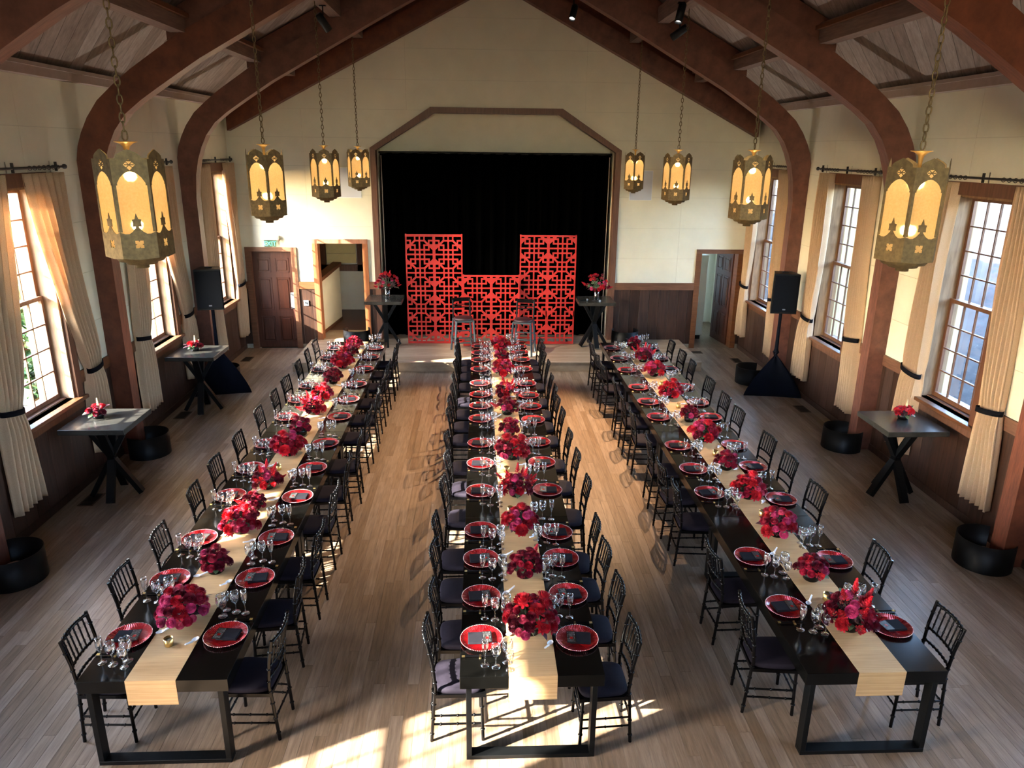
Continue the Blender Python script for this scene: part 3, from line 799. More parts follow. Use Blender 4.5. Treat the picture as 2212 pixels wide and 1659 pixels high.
# exterior buttresses and ground
for sg in (-1, 1):
    for ya in AY[1:]:
        a, b = sorted((sg*6.02, sg*6.75)); o = smesh('buttress_wall', MB().prism([(6.02, -.4), (6.74, -.4), (6.70, 4.3), (6.02, 4.9)], lambda u, v, t, sg=sg: (sg*u, t, v), ya-.05, ya+.35), 'cream_exterior', 'cream exterior buttress behind an arch')
smesh('wall_sun_block', MB().box(-6.2, -6.02, YB+.3, 38, -.4, 5.3).box(6.02, 6.2, 19.7, 38, -.4, 5.3).box(-6.2, 6.2, 37.8, 38, -.4, 5.3), 'cream_exterior', 'unseen cream walls added behind the stage to block sun')  # unseen walls added to keep the sun off the bank
smesh('roof_sun_block', MB().prism([(-6.4, 5.0), (0, 8.5), (6.4, 5.0), (6.4, 5.15), (0, 8.65), (-6.4, 5.15)], yz, YB+.5, 38.2), 'purlin_dark', 'unseen roof added behind the stage to block sun')  # unseen roof, added to complete the sun block over the bank
smesh('ground_outside', MB().box(-60, 60, -40, 60, -.5, -.35), 'outside_ground', 'bare ground outdoors')
def bank(u, v):
    y = -20+60*v; x = 8.3+12*u
    return (x, y, -.35+4.6*(u**.8) + .12*math.sin(y*1.7+u*9)+.10*math.sin(y*3.1+x*2))
smesh('ground_bank', MB().grid(bank, 24, 60), 'outside_ground', 'sloping earth bank outside the shaded windows')

# ------------------------------------------------------------------ lanterns
def make_lantern():
    t = thing('lantern', 'six-sided brass lantern with amber glass', 'lantern')
    Rr = .225; wd = Rr; ap = Rr*math.cos(PI/6); hw = wd/2
    arc = []
    for i in range(0, 9):
        u = -1+2*i/8; arc.append((.086*u, .560+.075*(1-abs(u)**1.7)**.75))
    dz, dh = .678, .036
    lefttop = [(-hw, .545), (-hw, .715), (-.082, .715), (-.078, .735), (-.055, .752), (0, .778), (0, dz+dh), (-dh, dz), (0, dz-dh)] + [(a, b) for a, b in reversed(arc[:5])] + [(-.086, .545)]
    leaf = [(0, .225), (-.03, .232), (-.012, .262), (-.012, .272), (-.028, .270), (-.026, .300), (-.030, .318), (-.012, .322), (0, .362)]
    q = .026; qc = .150
    leftbot = [(-hw, .055), (-hw, .235), (-.093, .228), (-.080, .222), (-.055, .222), (-.034, .236), (-.012, .262), (-.010, .272), (-.028, .270), (-.026, .300), (-.030, .318), (-.012, .322), (0, .362),
               (0, qc+q-.008), (-.006, qc+q), (-q, qc+q), (-q, qc+.005), (-q+.010, qc), (-q, qc-.005), (-q, qc-q), (-.006, qc-q), (0, qc-q+.008), (0, .045)]
    strip = [(-hw, .235), (-hw, .545), (-.094, .545), (-.094, .235)]
    def panel_mb():
        mb = MB()
        for poly in (lefttop, leftbot, strip):
            fn = lambda u, v, k: (ap-k, u, v)
            mb.prism(poly, fn, 0, .004); mb.prism([(-u, v) for u, v in poly][::-1], fn, 0, .004)
        mb.bar((ap-.001, -.030, dz), (ap-.001, .030, dz), .003, .007); 
        mb.bar((ap-.002, -.018, dz-.018), (ap-.002, .018, dz+.018), .005, .004, (1, 0, 0)); mb.bar((ap-.002, .018, dz-.018), (ap-.002, -.018, dz+.018), .005, .004, (1, 0, 0))
        return mb.mesh('side_plate', 'brass')
    me = panel_mb()
    for i in range(6): obj('side_plate', me, t, (0, 0, 0), (0, 0, PI/3*i + PI/6))
    gp = [((Rr-.012)*math.cos(PI/3*i), (Rr-.012)*math.sin(PI/3*i)) for i in range(6)]
    for i in range(6):
        (a, b), (c, d) = gp[i], gp[(i+1) % 6]
        MB().add([(a, b, .07), (c, d, .07), (c, d, .70), (a, b, .70)], [(0, 1, 2, 3)]).build('glass_pane', 'amber_glass', t)
    MB().lathe([(.0, -.035), (.045, -.035), (.045, -.012), (.10, -.006), (.11, .012), (.15, .018), (.165, .040), (.19, .064), (.0, .066)], 24).build('bottom_cap', 'brass', t)
    mb = MB()
    for i in range(3): mb.bar((-.18*math.cos(i*PI/3), -.18*math.sin(i*PI/3), .70), (.18*math.cos(i*PI/3), .18*math.sin(i*PI/3), .70), .02, .008)
    mb.tube([(0, 0, .12), (0, 0, .80)], .008, 6)
    mb.build('spider', 'brass', t)
    MB().lathe([(.012, .70), (.016, .77), (.022, .795), (.045, .815), (.075, .824), (.075, .828), (.04, .825), (.0, .835)], 20).build('trumpet_cap', 'brass_bright', t)
    for zz in (.60, .265): MB().sphere((0, 0, zz), .028).build('bulb', 'bulb_glow', t)
    mb = MB(); z = .835; k = 0; top = 2.80
    while z < top-.03:
        n = 10; L = .062; pts = []
        for j in range(n+1):
            a = 2*PI*j/n; u = .017*math.cos(a); v = (L*.5+.004)*math.sin(a)
            pts.append((u, 0, z+L*.5+v) if k % 2 == 0 else (0, u, z+L*.5+v))
        mb.tube(pts, .0056, 5, False); z += L-.004; k += 1
    mb.tube([(0, 0, z-.01), (0, 0, z+.05)], .008, 6)
    mb.build('chain', 'brass', t)
    return t
LY = [5.45, 8.85, 12.25, 15.65]
lan0 = make_lantern(); index_children()
names = {5.45: 'fourth', 8.85: 'third', 12.25: 'second', 15.65: 'first'}
first = True
for sg in (-1, 1):
    for i, y in enumerate([2.05, -1.3]+LY):
        nm = {2.05: 'fifth', -1.3: 'sixth'}.get(y) or names[y]
        lb = 'brass lantern with amber glass, %s from the stage along the %s' % (nm, 'sunlit wall' if sg < 0 else 'shaded wall')
        rz = R(30) if (i % 2 == 0) else R(4)
        rz = {(-1, 5.45): R(24), (-1, 8.85): R(-11), (-1, 12.25): R(11), (-1, 15.65): R(-3), (1, 5.45): R(-4), (1, 8.85): R(48), (1, 12.25): R(-14), (1, 15.65): R(18)}.get((sg, y), rz)
        if first: o = lan0; o.location = (sg*2.80, y, 3.60); o.rotation_euler.z = rz; o['label'] = lb; o['group'] = 'hanging lanterns'; first = False
        else: o = copy_tree(lan0, (sg*2.80, y, 3.60), rz, lb, 'hanging lanterns')
        for zz, e in ((.60, 2.6), (.265, 2.4)):
            pl = bpy.data.lights.new('lantern_light', 'POINT'); pl.energy = e; pl.color = (1, .80, .55); pl.shadow_soft_size = .03
            po = bpy.data.objects.new('lantern_light', pl); COL.objects.link(po); po.parent = o; po.location = (.0, .0, zz)

# stage spots under the purlins
def make_spot(loc, aim, e, col, label, cone=38, blend=.35):
    t = thing('spotlight', label, 'spotlight', loc)
    d = (Vector(aim)-Vector(loc)).normalized()
    M = d.to_track_quat('-Z', 'Y').to_matrix()
    mb = MB().lathe([(.001, .14), (.055, .14), (.06, .12), (.06, -.14), (.052, -.14), (.052, -.09)], 16); mb.v = [tuple(M @ Vector(q)) for q in mb.v]; mb.build('barrel', 'black_metal', t)
    mb = MB().lathe([(.0005, -.10), (.05, -.10)], 16); mb.v = [tuple(M @ Vector(q)) for q in mb.v]; mb.build('lens', 'spot_glow', t)
    zt = zo(2.8 if abs(loc[0]) > 2 else 1.3)+.02-loc[2]
    MB().tube([(0, 0, .02), (0, 0, zt)], .012, 6).box(-.05, .05, -.03, .03, zt-.02, zt).build('yoke', 'black_metal', t)
    sp_ = bpy.data.lights.new('spot', 'SPOT'); sp_.energy = e; sp_.color = col; sp_.spot_size = R(cone); sp_.spot_blend = blend; sp_.shadow_soft_size = .03
    so_ = bpy.data.objects.new('spot', sp_); COL.objects.link(so_); so_.parent = t; so_.location = d*.16; so_.rotation_euler = d.to_track_quat('-Z', 'Y').to_euler()
    return t
WARM = (1, .72, .42)
make_spot((-2.80, 12.85, 6.26), (.6, 15.7, 1.0), 260, (1, .86, .66), 'black spotlight under the purlin near the sunlit wall')
make_spot((2.80, 12.75, 6.20), (-3.3, 16.4, 1.9), 110, (1, .93, .75), 'black spotlight by the lantern chain on the shaded side', cone=30)
make_spot((2.62, 12.05, 6.36), (1.0, 10.4, 0), 400, (1, .64, .36), 'large black spotlight on the shaded side aimed at the tables', cone=58, blend=.9)
make_spot((1.32, 14.6, 6.75), (-.5, 10.9, 0), 430, (1, .66, .38), 'black spotlight high near the ridge over the stage', cone=50, blend=.5)

# ------------------------------------------------------------------ red lattice screens
PXU = .62/1005
def screen(name, label, x0, y, cols, hgt, phase):
    """phase: pattern offset (px units) of the first A-centre from the top edge"""
    t = thing(name, label, 'screen', (x0, y, .2), 0, 'red cut-out screens on the stage')
    W_ = cols*1005; H_ = hgt/PXU; mb = MB(); D = .02; cnt = [0]
    P = lambda u, v, k: (u*PXU, k, hgt-v*PXU)
    fr = 45
    def clipbox(poly):
        for a, b, c in ((1, 0, 10), (-1, 0, -(W_-10)), (0, 1, 10), (0, -1, -(H_-10))):
            poly = clip(poly, a, b, c)
            if len(poly) < 3: return None
        return poly
    def pr(poly):
        p = clipbox(poly)
        if p:
            cnt[0] += 1; e_ = D/2+.00013*(cnt[0]*7 % 29); mb.prism(p, P, -e_, e_)
    def rb(x_0, x_1, y_0, y_1): pr([(x_0, y_0), (x_1, y_0), (x_1, y_1), (x_0, y_1)])
    h = 26
    nper = int(H_/1296)+3
    for c in range(cols):
        cx = 502+c*1005
        rb(cx-h, cx+h, 0, H_)
        for s2 in (-1, 1): rb(*sorted((cx+s2*455, cx+s2*503)), 0, H_)
        for n_ in range(-1, nper):
            ya = phase+n_*1296
            for sy in (-1, 1):
                rb(cx-500, cx+500, ya+sy*648-h, ya+sy*648+h)
            rb(cx-500, cx+500, ya-h, ya+h)
            for sx in (-1, 1):
                for sy in (-1, 1):
                    X_ = lambda u: cx+sx*u
                    Y_ = lambda v: ya+sy*v
                    def q(a, b, c_, d): rb(*sorted((X_(a), X_(b))), *sorted((Y_(c_), Y_(d))))
                    q(162-h, 162+h, 0, 350); q(0, 350, 165-h, 165+h); q(322-h, 322+h, 140, 340); q(137, 348, 322-h, 322+h)
                    q(162-h, 162+h, 459, 648); q(0, 188, 485-h, 485+h)
                    q(300, 350, 350, 512); q(300, 460, 460, 512)
                    pr([(X_(130), Y_(475)), (X_(178), Y_(517)), (X_(360), Y_(335)), (X_(312), Y_(290))] if sx*sy > 0 else [(X_(312), Y_(290)), (X_(360), Y_(335)), (X_(178), Y_(517)), (X_(130), Y_(475))])
                    tri = [(X_(503), Y_(105)), (X_(503), Y_(356)), (X_(252), Y_(356))]
                    pr(tri if sx*sy > 0 else tri[::-1])
    rb(0, 44, 0, H_); rb(W_-44, W_, 0, H_); rb(0, W_, 0, 70); rb(0, W_, H_-90, H_)
    mb.build('lattice', 'screen_red', t)
    fb = MB().box(0, .03, D/2+.005, D/2+.03, 0, hgt).box(cols*.62-.03, cols*.62, D/2+.005, D/2+.03, 0, hgt)
    fb.build('back_rail', 'screen_red', t)
    for xx in (.12, cols*.62-.12): MB().bbox(xx-.02, xx+.02, -.05 if False else .0, .32, 0, .03, .004).build('foot', 'black_metal', t)
    return t
screen('lattice_screen', 'tall red cut-out lattice screen on the exit-sign side of the stage', -1.98, 16.30, 2, 2.44, 648+70)
screen('lattice_screen', 'tall red cut-out lattice screen on the open-door side of the stage', .51, 16.24, 2, 2.44, 470)
screen('lattice_screen', 'low red cut-out lattice screen between the two tall ones', -.735, 16.06, 2, 1.60, 480)

# ------------------------------------------------------------------ bar stools
def make_stool():
    t = thing('bar_stool', '', 'bar stool')
    sh = .74; legs = [(-.20, -.20), (-.20, .20), (.20, -.20), (.20, .20)]
    for (a, b) in legs:
        MB().bar((a*1.15, b*1.15, 0), (a*.92, b*.92, sh-.03), .032, .032).build('leg', 'slate_metal', t)
    for z in (.25, .42):
        k = 1.15-.23*z/sh*1.0
        pr = [((-.2*k, -.2*k), (-.2*k, .2*k)), ((.2*k, -.2*k), (.2*k, .2*k)), ((-.2*k, -.2*k), (.2*k, -.2*k)), ((-.2*k, .2*k), (.2*k, .2*k))]
        for (p, q) in (pr if z < .3 else pr[:1]): MB().bar((*p, z), (*q, z), .025, .025).build('footrest', 'slate_metal', t)
    MB().bbox(-.20, .20, -.20, .20, sh-.05, sh-.015, .006).build('seat_frame', 'slate_metal', t)
    MB().lathe([(.001, sh+.045), (.10, sh+.043), (.17, sh+.032), (.205, sh+.008), (.205, sh-.01), (.18, sh-.015)], 20).build('seat', 'stool_leather', t)
    for b in (-.185, .185):
        MB().tube([(-.18, b, sh-.03), (-.20, b, sh+.15), (-.235, b, sh+.36)], .016, 8).build('back_post', 'black_metal', t)
    mb = MB(); pts = [(-.235-.03*math.sin(PI*i/8), -.20+.4*i/8) for i in range(9)]
    for i in range(8):
        mb.prism([(pts[i][0], pts[i][1]), (pts[i+1][0], pts[i+1][1]), (pts[i+1][0]-.022, pts[i+1][1]), (pts[i][0]-.022, pts[i][1])], lambda u, v, k: (u, v, k), sh+.32, sh+.40)
    mb.build('top_rail', 'black_lacquer', t)
    for z in (.20, .26): MB().tube([(-.212-.02*math.sin(PI*i/6), -.18+.36*i/6, sh+z) for i in range(7)], .010, 6).build('slat', 'black_metal', t)
    return t
s0 = make_stool(); index_children()
s0.location = (-.72, 15.58, .2); s0.rotation_euler.z = R(-78); s0['label'] = 'dark metal bar stool facing the aisle beside the exit-sign screen'
copy_tree(s0, (.56, 15.42, .2), R(-104), 'dark metal bar stool with lit frame beside the open-door-side screen')
for o in (s0,): o['group'] = 'bar stools on the stage'

# ------------------------------------------------------------------ high tables
def make_high():
    t = thing('high_table', '', 'table')
    MB().bbox(-.40, .40, -.40, .40, 1.0, 1.07, .005).build('tabletop', 'grey_table_wood', t)
    for i in range(4):
        a = R(8)+i*PI/2; c, s_ = math.cos(a), math.sin(a)
        MB().bar((.30*c, .30*s_, .03), (-.25*c, -.25*s_, .985), .095, .06).build('leg', 'black_metal', t)
    MB().bbox(-.27, .27, -.27, .27, .985, 1.0, .003).build('mounting_plate', 'black_metal', t)
    return t
h0 = make_high(); index_children()
h0.location = (-5.14, 9.08, 0); h0['label'] = 'grey square high table under the third window on the sunlit wall'; h0['group'] = 'square high tables'
HT = [((-5.17, 12.40, 0), 0, 'grey square high table beside the loudspeaker on the sunlit wall'), ((5.15, 8.87, 0), 0, 'grey square high table by the shaded wall'),
      ((-2.44, 16.10, .2), 0, 'grey square high table on the stage beside the passage'), ((2.17, 16.03, .2), 0, 'grey square high table on the stage carrying microphones')]
hts = [h0]+[copy_tree(h0, l, r_, lb, 'square high tables') for l, r_, lb in HT]

# ------------------------------------------------------------------ loudspeakers
def make_speaker(label, loc, rz):
    t = thing('loudspeaker', label, 'loudspeaker', loc, rz, 'loudspeakers')
    poly = [(-.23, -.19), (.23, -.19), (.16, .19), (-.16, .19)]
    MB().prism(poly, lambda u, v, k: (u, v, k), 0, .73).build('cabinet', 'black_metal', t)
    MB().bbox(-.215, .215, -.205, -.19, .03, .70, .006).build('grille', 'speaker_grille', t)
    MB().box(-.025, .025, -.208, -.204, .07, .095).build('badge', 'steel_grey', t)
    MB().box(-.06, .06, -.02, .02, .73, .75).build('handle', 'black_metal', t)
    return t
def make_stand(label, loc, rz, base):
    t = thing('speaker_stand', label, 'speaker stand', loc, rz, 'covered speaker stands')
    MB().tube([(0, 0, .0), (0, 0, 1.565)], .022, 10).build('pole', 'black_metal', t)
    n = len(base); nu = 36; nv = 14
    def fn(u, v):
        k = u*n; i = int(k) % n; f = k-int(k); a, b = base[i], base[(i+1) % n]
        bx, by = a[0]+(b[0]-a[0])*f, a[1]+(b[1]-a[1])*f
        sag = 1-.10*math.sin(PI*f)*(1-v)
        an = 2*PI*u; e = v**1.35; tr_ = .05+.02*math.sin(an*6)
        return (bx*sag*(1-e)+tr_*math.cos(an)*e, by*sag*(1-e)+tr_*math.sin(an)*e, .003+.80*v)
    MB().grid(fn, nu, nv).build('scrim', 'scrim_cloth', t)
    MB().lathe([(.05, .80), (.035, .86), (.03, 1.2), (.03, 1.56)], 12).build('sleeve', 'scrim_cloth', t)
    for i in range(3):
        a, b = base[i]; MB().tube([(0, 0, .55), (a*.9, b*.9, .015)], .012, 6).build('leg', 'black_metal', t)
    return t
make_stand('black pole under a dark blue-black cloth skirt, sunlit wall', (-5.24, 13.52, 0), 0, [(.60, -.13), (-.37, -.39), (.05, .17)])
make_speaker('black loudspeaker on a skirted stand before the sunlit wall', (-5.24, 13.54, 1.58), R(10))
make_stand('black pole under a flared black cloth skirt, shaded wall', (5.24, 13.35, 0), 0, [(-.62, -.22), (.42, -.42), (.05, .45)])
make_speaker('black loudspeaker on a skirted stand before the shaded wall', (5.24, 13.35, 1.57), R(-10))

# ------------------------------------------------------------------ uplight shields, vents
def make_shield():
    t = thing('light_shield', '', 'light shield')
    r_, h_ = .30, .33; a0, a1 = R(-130), R(130)
    mb = MB().lathe([(r_, .0), (r_, h_), (r_-.008, h_), (r_-.008, 0)], 36, (0, 0, 0), True, a0, a1); mb.build('shell', 'black_metal', t)
    MB().lathe([(.001, .012), (.085, .012), (.09, .0)], 20).build('base_plate', 'black_metal', t)
    MB().lathe([(.07, .012), (.085, .16), (.08, .165), (.001, .15)], 18).build('lamp', 'trim_paint', t, (0, .0, 0))
    return t
sh0 = make_shield(); index_children()
SHP = [((-5.32, 10.50, 0), 0, 'black curved light shield at the arch foot behind the high table, sunlit wall'), ((-5.30, 7.10, 0), 0, 'black curved light shield at the third arch foot, sunlit wall'),
       ((-5.34, 14.02, 0), 0, 'black curved light shield behind the skirted stand, sunlit wall'), ((5.30, 10.58, 0), PI, 'black curved light shield at the arch foot behind the high table, shaded wall'),
       ((5.30, 7.16, 0), PI, 'black curved light shield at the third arch foot, shaded wall'), ((5.05, 13.98, 0), PI, 'black curved light shield behind the skirted stand, shaded wall'),
       ((-3.12, 16.32, .2), R(-90), 'black curved light shield on the stage beside the passage'), ((2.92, 16.25, .2), R(-90), 'black curved light shield on the stage against the wainscot')]
for i, (l, r_, lb) in enumerate(SHP):
    if i == 0: sh0.location = l; sh0.rotation_euler.z = r_; sh0['label'] = lb; sh0['group'] = 'uplight shields'
    else: copy_tree(sh0, l, r_, lb, 'uplight shields')
    if i < 6:
        ul = bpy.data.lights.new('added_uplight', 'SPOT'); ul.energy = 60; ul.color = (1, .97, .90); ul.spot_size = R(58); ul.spot_blend = 1.0; ul.shadow_soft_size = .06  # guessed lamps, added to brighten the upper walls and ceiling
        uo = bpy.data.objects.new('added_uplight', ul); COL.objects.link(uo); uo.location = (l[0]*.958, l[1]+.14, .20); uo.rotation_euler = (R(180), R(6 if l[0] < 0 else -6), 0)
def make_vent():
    t = thing('floor_vent', '', 'floor vent')
    MB().bbox(-.10, .10, -.18, .18, 0.001, .007, .002).build('frame', 'vent_metal', t)
    for i in range(9): MB().box(-.075, .075, -.15+i*.035, -.15+i*.035+.018, .007, .010).build('slat', 'black_metal', t)
    return t
v0 = make_vent(); index_children()
for i, (l, lb) in enumerate((((-5.42, 8.95, 0), 'bronze floor vent under the third window, sunlit wall'), ((-5.45, 12.15, 0), 'bronze floor vent under the second window, sunlit wall'), ((-5.40, 15.7, 0), 'bronze floor vent by the stage wall door'),
                             ((5.42, 12.35, 0), 'bronze floor vent beside the skirted stand, shaded wall'), ((5.30, 15.55, 0), 'bronze floor vent in the corner by the open door'), ((4.55, 16.25, 0), 'small bronze floor vent between the stage and open door'))):
    if i == 0: v0.location = l; v0['label'] = lb; v0['group'] = 'floor vents'
    else: copy_tree(v0, l, 0 if i < 5 else PI/2, lb, 'floor vents')

# ------------------------------------------------------------------ banquet tables and runners
def make_table():
    t = thing('banquet_table', '', 'table'); L = 2.4385; W_ = 1.06
    MB().bbox(-W_/2, W_/2, .001, L-.001, .655, .76, .003).build('tabletop', 'table_black', t)
    for y0, y1 in ((.015, .105), (L-.105, L-.015)):
        for sg in (-1, 1):
            a, b = sorted((sg*.445, sg*.485)); MB().bbox(a, b, y0, y1, .035, .655, .002).build('leg', 'black_metal', t)
        MB().bbox(-.485, .485, y0, y1, 0, .035, .002).build('foot_bar', 'black_metal', t)
    return t
ROWS = {'L': (-2.725, 4.505, 'sunlit-window row', ('wall side', 'aisle side')), 'C': (0.0, 4.475, 'middle row', ('sunlit side', 'shaded side')), 'R': (2.55, 4.44, 'shaded-window row', ('aisle side', 'wall side'))}
t0 = make_table(); index_children(); first = True
for k, (xc, y0, rn, sides) in ROWS.items():
    for i in range(4):
        lb = 'long black banquet table, %s from the stage in the %s' % (ORD[4-i], rn)
        if first: t0.location = (xc, y0, 0); t0['label'] = lb; t0['group'] = 'black banquet tables'; first = False
        else: copy_tree(t0, (xc, y0+i*2.4385, 0), 0, lb, 'black banquet tables')
    hw = .178; L = 4*2.4385; dx = {'L': -.01, 'C': .005, 'R': .035}[k]; th = .003
    mb = MB()
    prof = [(-.004, .555), (-.004, .763), (L+.0, .763), (L+.0, .7602), (.0-.0005, .7602), (.0-.0005, .555)]
    mb.prism(prof, lambda u, v, q: (q, u, v), -hw, hw)
    o = mb.build('table_runner', 'runner_bamboo', None, (xc+dx, y0, 0)); tag(o, 'tan woven bamboo runner down the length of the %s' % rn, 'table runner', 'bamboo table runners')

# ------------------------------------------------------------------ chairs
def bamboo(mb, pts, r, step=.115, n=7):
    pts = [Vector(p) for p in pts]; mb.tube(pts, r, n)
    for a, b in zip(pts[:-1], pts[1:]):
        d = b-a; L = d.length; c = max(1, int(L/step))
        for i in range(c):
            p = a+d*((i+.5)/c); u = d.normalized()
            mb.tube([p-u*.007, p-u*.003, p+u*.003, p+u*.007], [r*1.02, r*1.42, r*1.42, r*1.02], n, False)
    return mb
def make_chair(full):
    t = thing('chiavari_chair', '', 'chair'); M_ = 'black_lacquer'; n = 7 if full else 6
    B = lambda pts, r, st=.115: bamboo(MB(), pts, r, st, n)
    for sg in (-1, 1):
        B([(.185, sg*.185, 0), (.175, sg*.18, .42)], .0135, .2).build('leg', M_, t)
        B([(-.215, sg*.165, 0), (-.185, sg*.172, .42), (-.175, sg*.175, .50), (-.195, sg*.183, .72), (-.235, sg*.19, .925)], .0135, .11).build('leg', M_, t)
    xb = lambda z: -.175-(.06*((z-.5)/.425)**1.4 if z > .5 else 0)
    def rail(z, r, bow=.028, w_=.19): return B([(xb(z)-bow*math.sin(PI*i/8), -w_+2*w_*i/8, z) for i in range(9)], r, .2)
    rail(.905, .013).build('top_rail', M_, t)
    low = MB()
    for z in (.685, .575):
        b = rail(z, .010, .022, .183)
        b.build('back_rail', M_, t)
    sp_all = MB()
    for i in range(6):
        y = -.135+.27*i/5; u = (y+.19)/.38
        p = [(xb(.685)-.022*math.sin(PI*u), y, .685), (xb(.905)-.028*math.sin(PI*u), y*1.03, .905)]
        b = bamboo(MB(), p, .0068, .075, 6)
        if full: b.build('spindle', M_, t)
        else: sp_all.add(b.v, b.f, True)
    if not full: sp_all.build('spindles', M_, t)
    sa = MB()
    for (p, q) in (((.182, -.183, .20), (.182, .183, .20)), ((.180, -.182, .28), (.180, .182, .28)), ((-.205, -.168, .22), (-.205, .168, .22)),
                   ((.182, .183, .24), (-.20, .169, .24)), ((.182, -.183, .24), (-.20, -.169, .24)), ((.184, .184, .16), (-.206, .167, .16)), ((.184, -.184, .16), (-.206, -.167, .16))):
        b = bamboo(MB(), (p, q), .0085, .10, 6)
        if full: b.build('stretcher', M_, t)
        else: sa.add(b.v, b.f, True)
    if not full: sa.build('stretchers', M_, t)
    pl = [(.205, -.20), (.205, .20), (-.19, .185), (-.19, -.185)]
    MB().prism(pl, lambda u, v, k: (u, v, k), .415, .445).build('seat_frame', M_, t)
    def cf(u, v):
        a = 2*PI*u; ca, sa_ = math.cos(a), math.sin(a); e = .42
        px_ = math.copysign(abs(ca)**e, ca); py_ = math.copysign(abs(sa_)**e, sa_)
        prof = [(.96, 0), (1.0, .30), (.985, .70), (.90, .93), (.5, 1.0), (.0, 1.0)]; k = v*5; i = min(int(k), 4); f = k-i
        rr_ = prof[i][0]+(prof[i+1][0]-prof[i][0])*f; zz = prof[i][1]+(prof[i+1][1]-prof[i][1])*f
        return (.008+px_*.192*rr_, py_*(.19+.012*px_)*rr_, .445+.05*zz)
    MB().grid(cf, 28 if full else 20, 5).build('cushion', 'cushion_fabric', t)
    return t
ch_full = make_chair(True); ch_far = make_chair(False); index_children()
PL = {'L': ([5.0, 5.8, 6.52, 7.45, 8.18, 8.94, 9.94, 10.69, 11.38, 12.3, 13.07, 13.73], [5.0, 5.8, 6.52, 7.41, 8.17, 8.95, 9.94, 10.7, 11.45, 12.33, 13.08, 13.74], -3.095, -2.36),
      'C': ([4.9, 5.47, 6.08, 6.62, 7.51, 8.27, 8.92, 9.83, 10.38, 10.91, 11.49, 12.3, 12.88, 13.38, 13.86], [4.88, 5.48, 6.07, 6.56, 7.52, 8.29, 8.95, 9.78, 10.34, 10.86, 11.47, 12.3, 12.91, 13.4, 13.83], -.37, .375),
      'R': ([5.25, 6.05, 7.41, 8.06, 8.79, 9.87, 10.54, 11.25, 12.23, 12.98, 13.72], [4.97, 5.97, 7.24, 8.11, 8.8, 9.86, 10.49, 11.28, 12.3, 13.0, 13.71], 2.18, 2.925)}
used = set()
def place(proto, key, loc, rz, label, group):
    if key not in used:
        used.add(key); proto.location = loc; proto.rotation_euler = (0, 0, rz); proto['label'] = label; proto['group'] = group; return proto
    return copy_tree(proto, loc, rz, label, group)
rc = random.Random(3)
for k, (xc, y0, rn, sides) in ROWS.items():
    yl, yr, xl, xr = PL[k]
    for si, ys in ((0, yl), (1, yr)):
        n = len(ys)
        for i, y in enumerate(ys):
            xe = xc + (-.533 if si == 0 else .533); off = .0 if k == 'C' else .03
            xo = (xe-.005-rc.uniform(0, .05)+(.05 if k == 'L' else 0)) if si == 0 else (xe+.005+rc.uniform(0, .05))
            dy = -.06 if not (k == 'R' and si == 0 and i == 0) else -.16
            if k == 'R' and si == 0: dy = -.10 if i else -.18
            if k == 'R' and si == 1 and i == 2: dy = .03
            rz = (0 if si == 0 else PI) + R(rc.uniform(-5, 5))
            full = y < 9.3
            place(ch_full if full else ch_far, 'cf' if full else 'cn', (xo, y+dy+rc.uniform(-.03, .03), 0), rz,
                  'black bamboo-style chair, %s from the stage, %s of the %s' % (ORD[n-i], sides[si], rn), 'chairs on the %s of the %s' % (sides[si], rn))

# ------------------------------------------------------------------ place settings
def lathe_thing(name, prof, mat, n=24): return MB().lathe(prof, n).mesh(name, mat)
ch_me = lathe_thing('charger_plate', [(.001, .009), (.128, .009), (.138, .014), (.156, .021), (.163, .024), (.165, .021), (.155, .016), (.135, .006), (.125, .0), (.001, .0)], 'charger_red', 48)
mbk = MB(); nb = 72
for j in range(nb):
    a = 2*PI*j/nb; mbk.sphere((.164*math.cos(a), .164*math.sin(a), .0235), .0042, 5, 3)
bead_me = mbk.mesh('beaded_rim', 'charger_rim')
gl = {
 'champagne_flute': ([(.001, .003), (.030, .003), (.033, .0015), (.033, .004), (.012, .007), (.0045, .016), (.004, .085), (.008, .098), (.020, .125), (.026, .160), (.026, .190), (.0225, .222), (.0215, .222), (.025, .190), (.025, .160), (.019, .127), (.003, .100)], 'champagne flute'),
 'wine_glass': ([(.001, .003), (.032, .003), (.035, .0015), (.035, .004), (.012, .007), (.0045, .016), (.004, .080), (.010, .090), (.030, .112), (.038, .140), (.0375, .165), (.031, .198), (.030, .198), (.0365, .165), (.037, .140), (.029, .114), (.003, .093)], 'white wine glass'),
 'water_goblet': ([(.001, .003), (.034, .003), (.037, .0015), (.037, .004), (.012, .007), (.005, .016), (.0045, .070), (.012, .080), (.036, .106), (.044, .138), (.0435, .160), (.036, .200), (.035, .200), (.0425, .160), (.043, .138), (.035, .108), (.003, .084)], 'large water goblet'),
 'cordial_glass': ([(.001, .003), (.028, .003), (.030, .0015), (.030, .004), (.010, .007), (.0045, .014), (.004, .070), (.010, .080), (.026, .098), (.032, .122), (.0315, .142), (.027, .168), (.026, .168), (.0305, .142), (.031, .122), (.025, .100), (.003, .083)], 'small stemmed glass')}
gmesh = {k: lathe_thing(k, p, 'glassware', 20) for k, (p, _) in gl.items()}
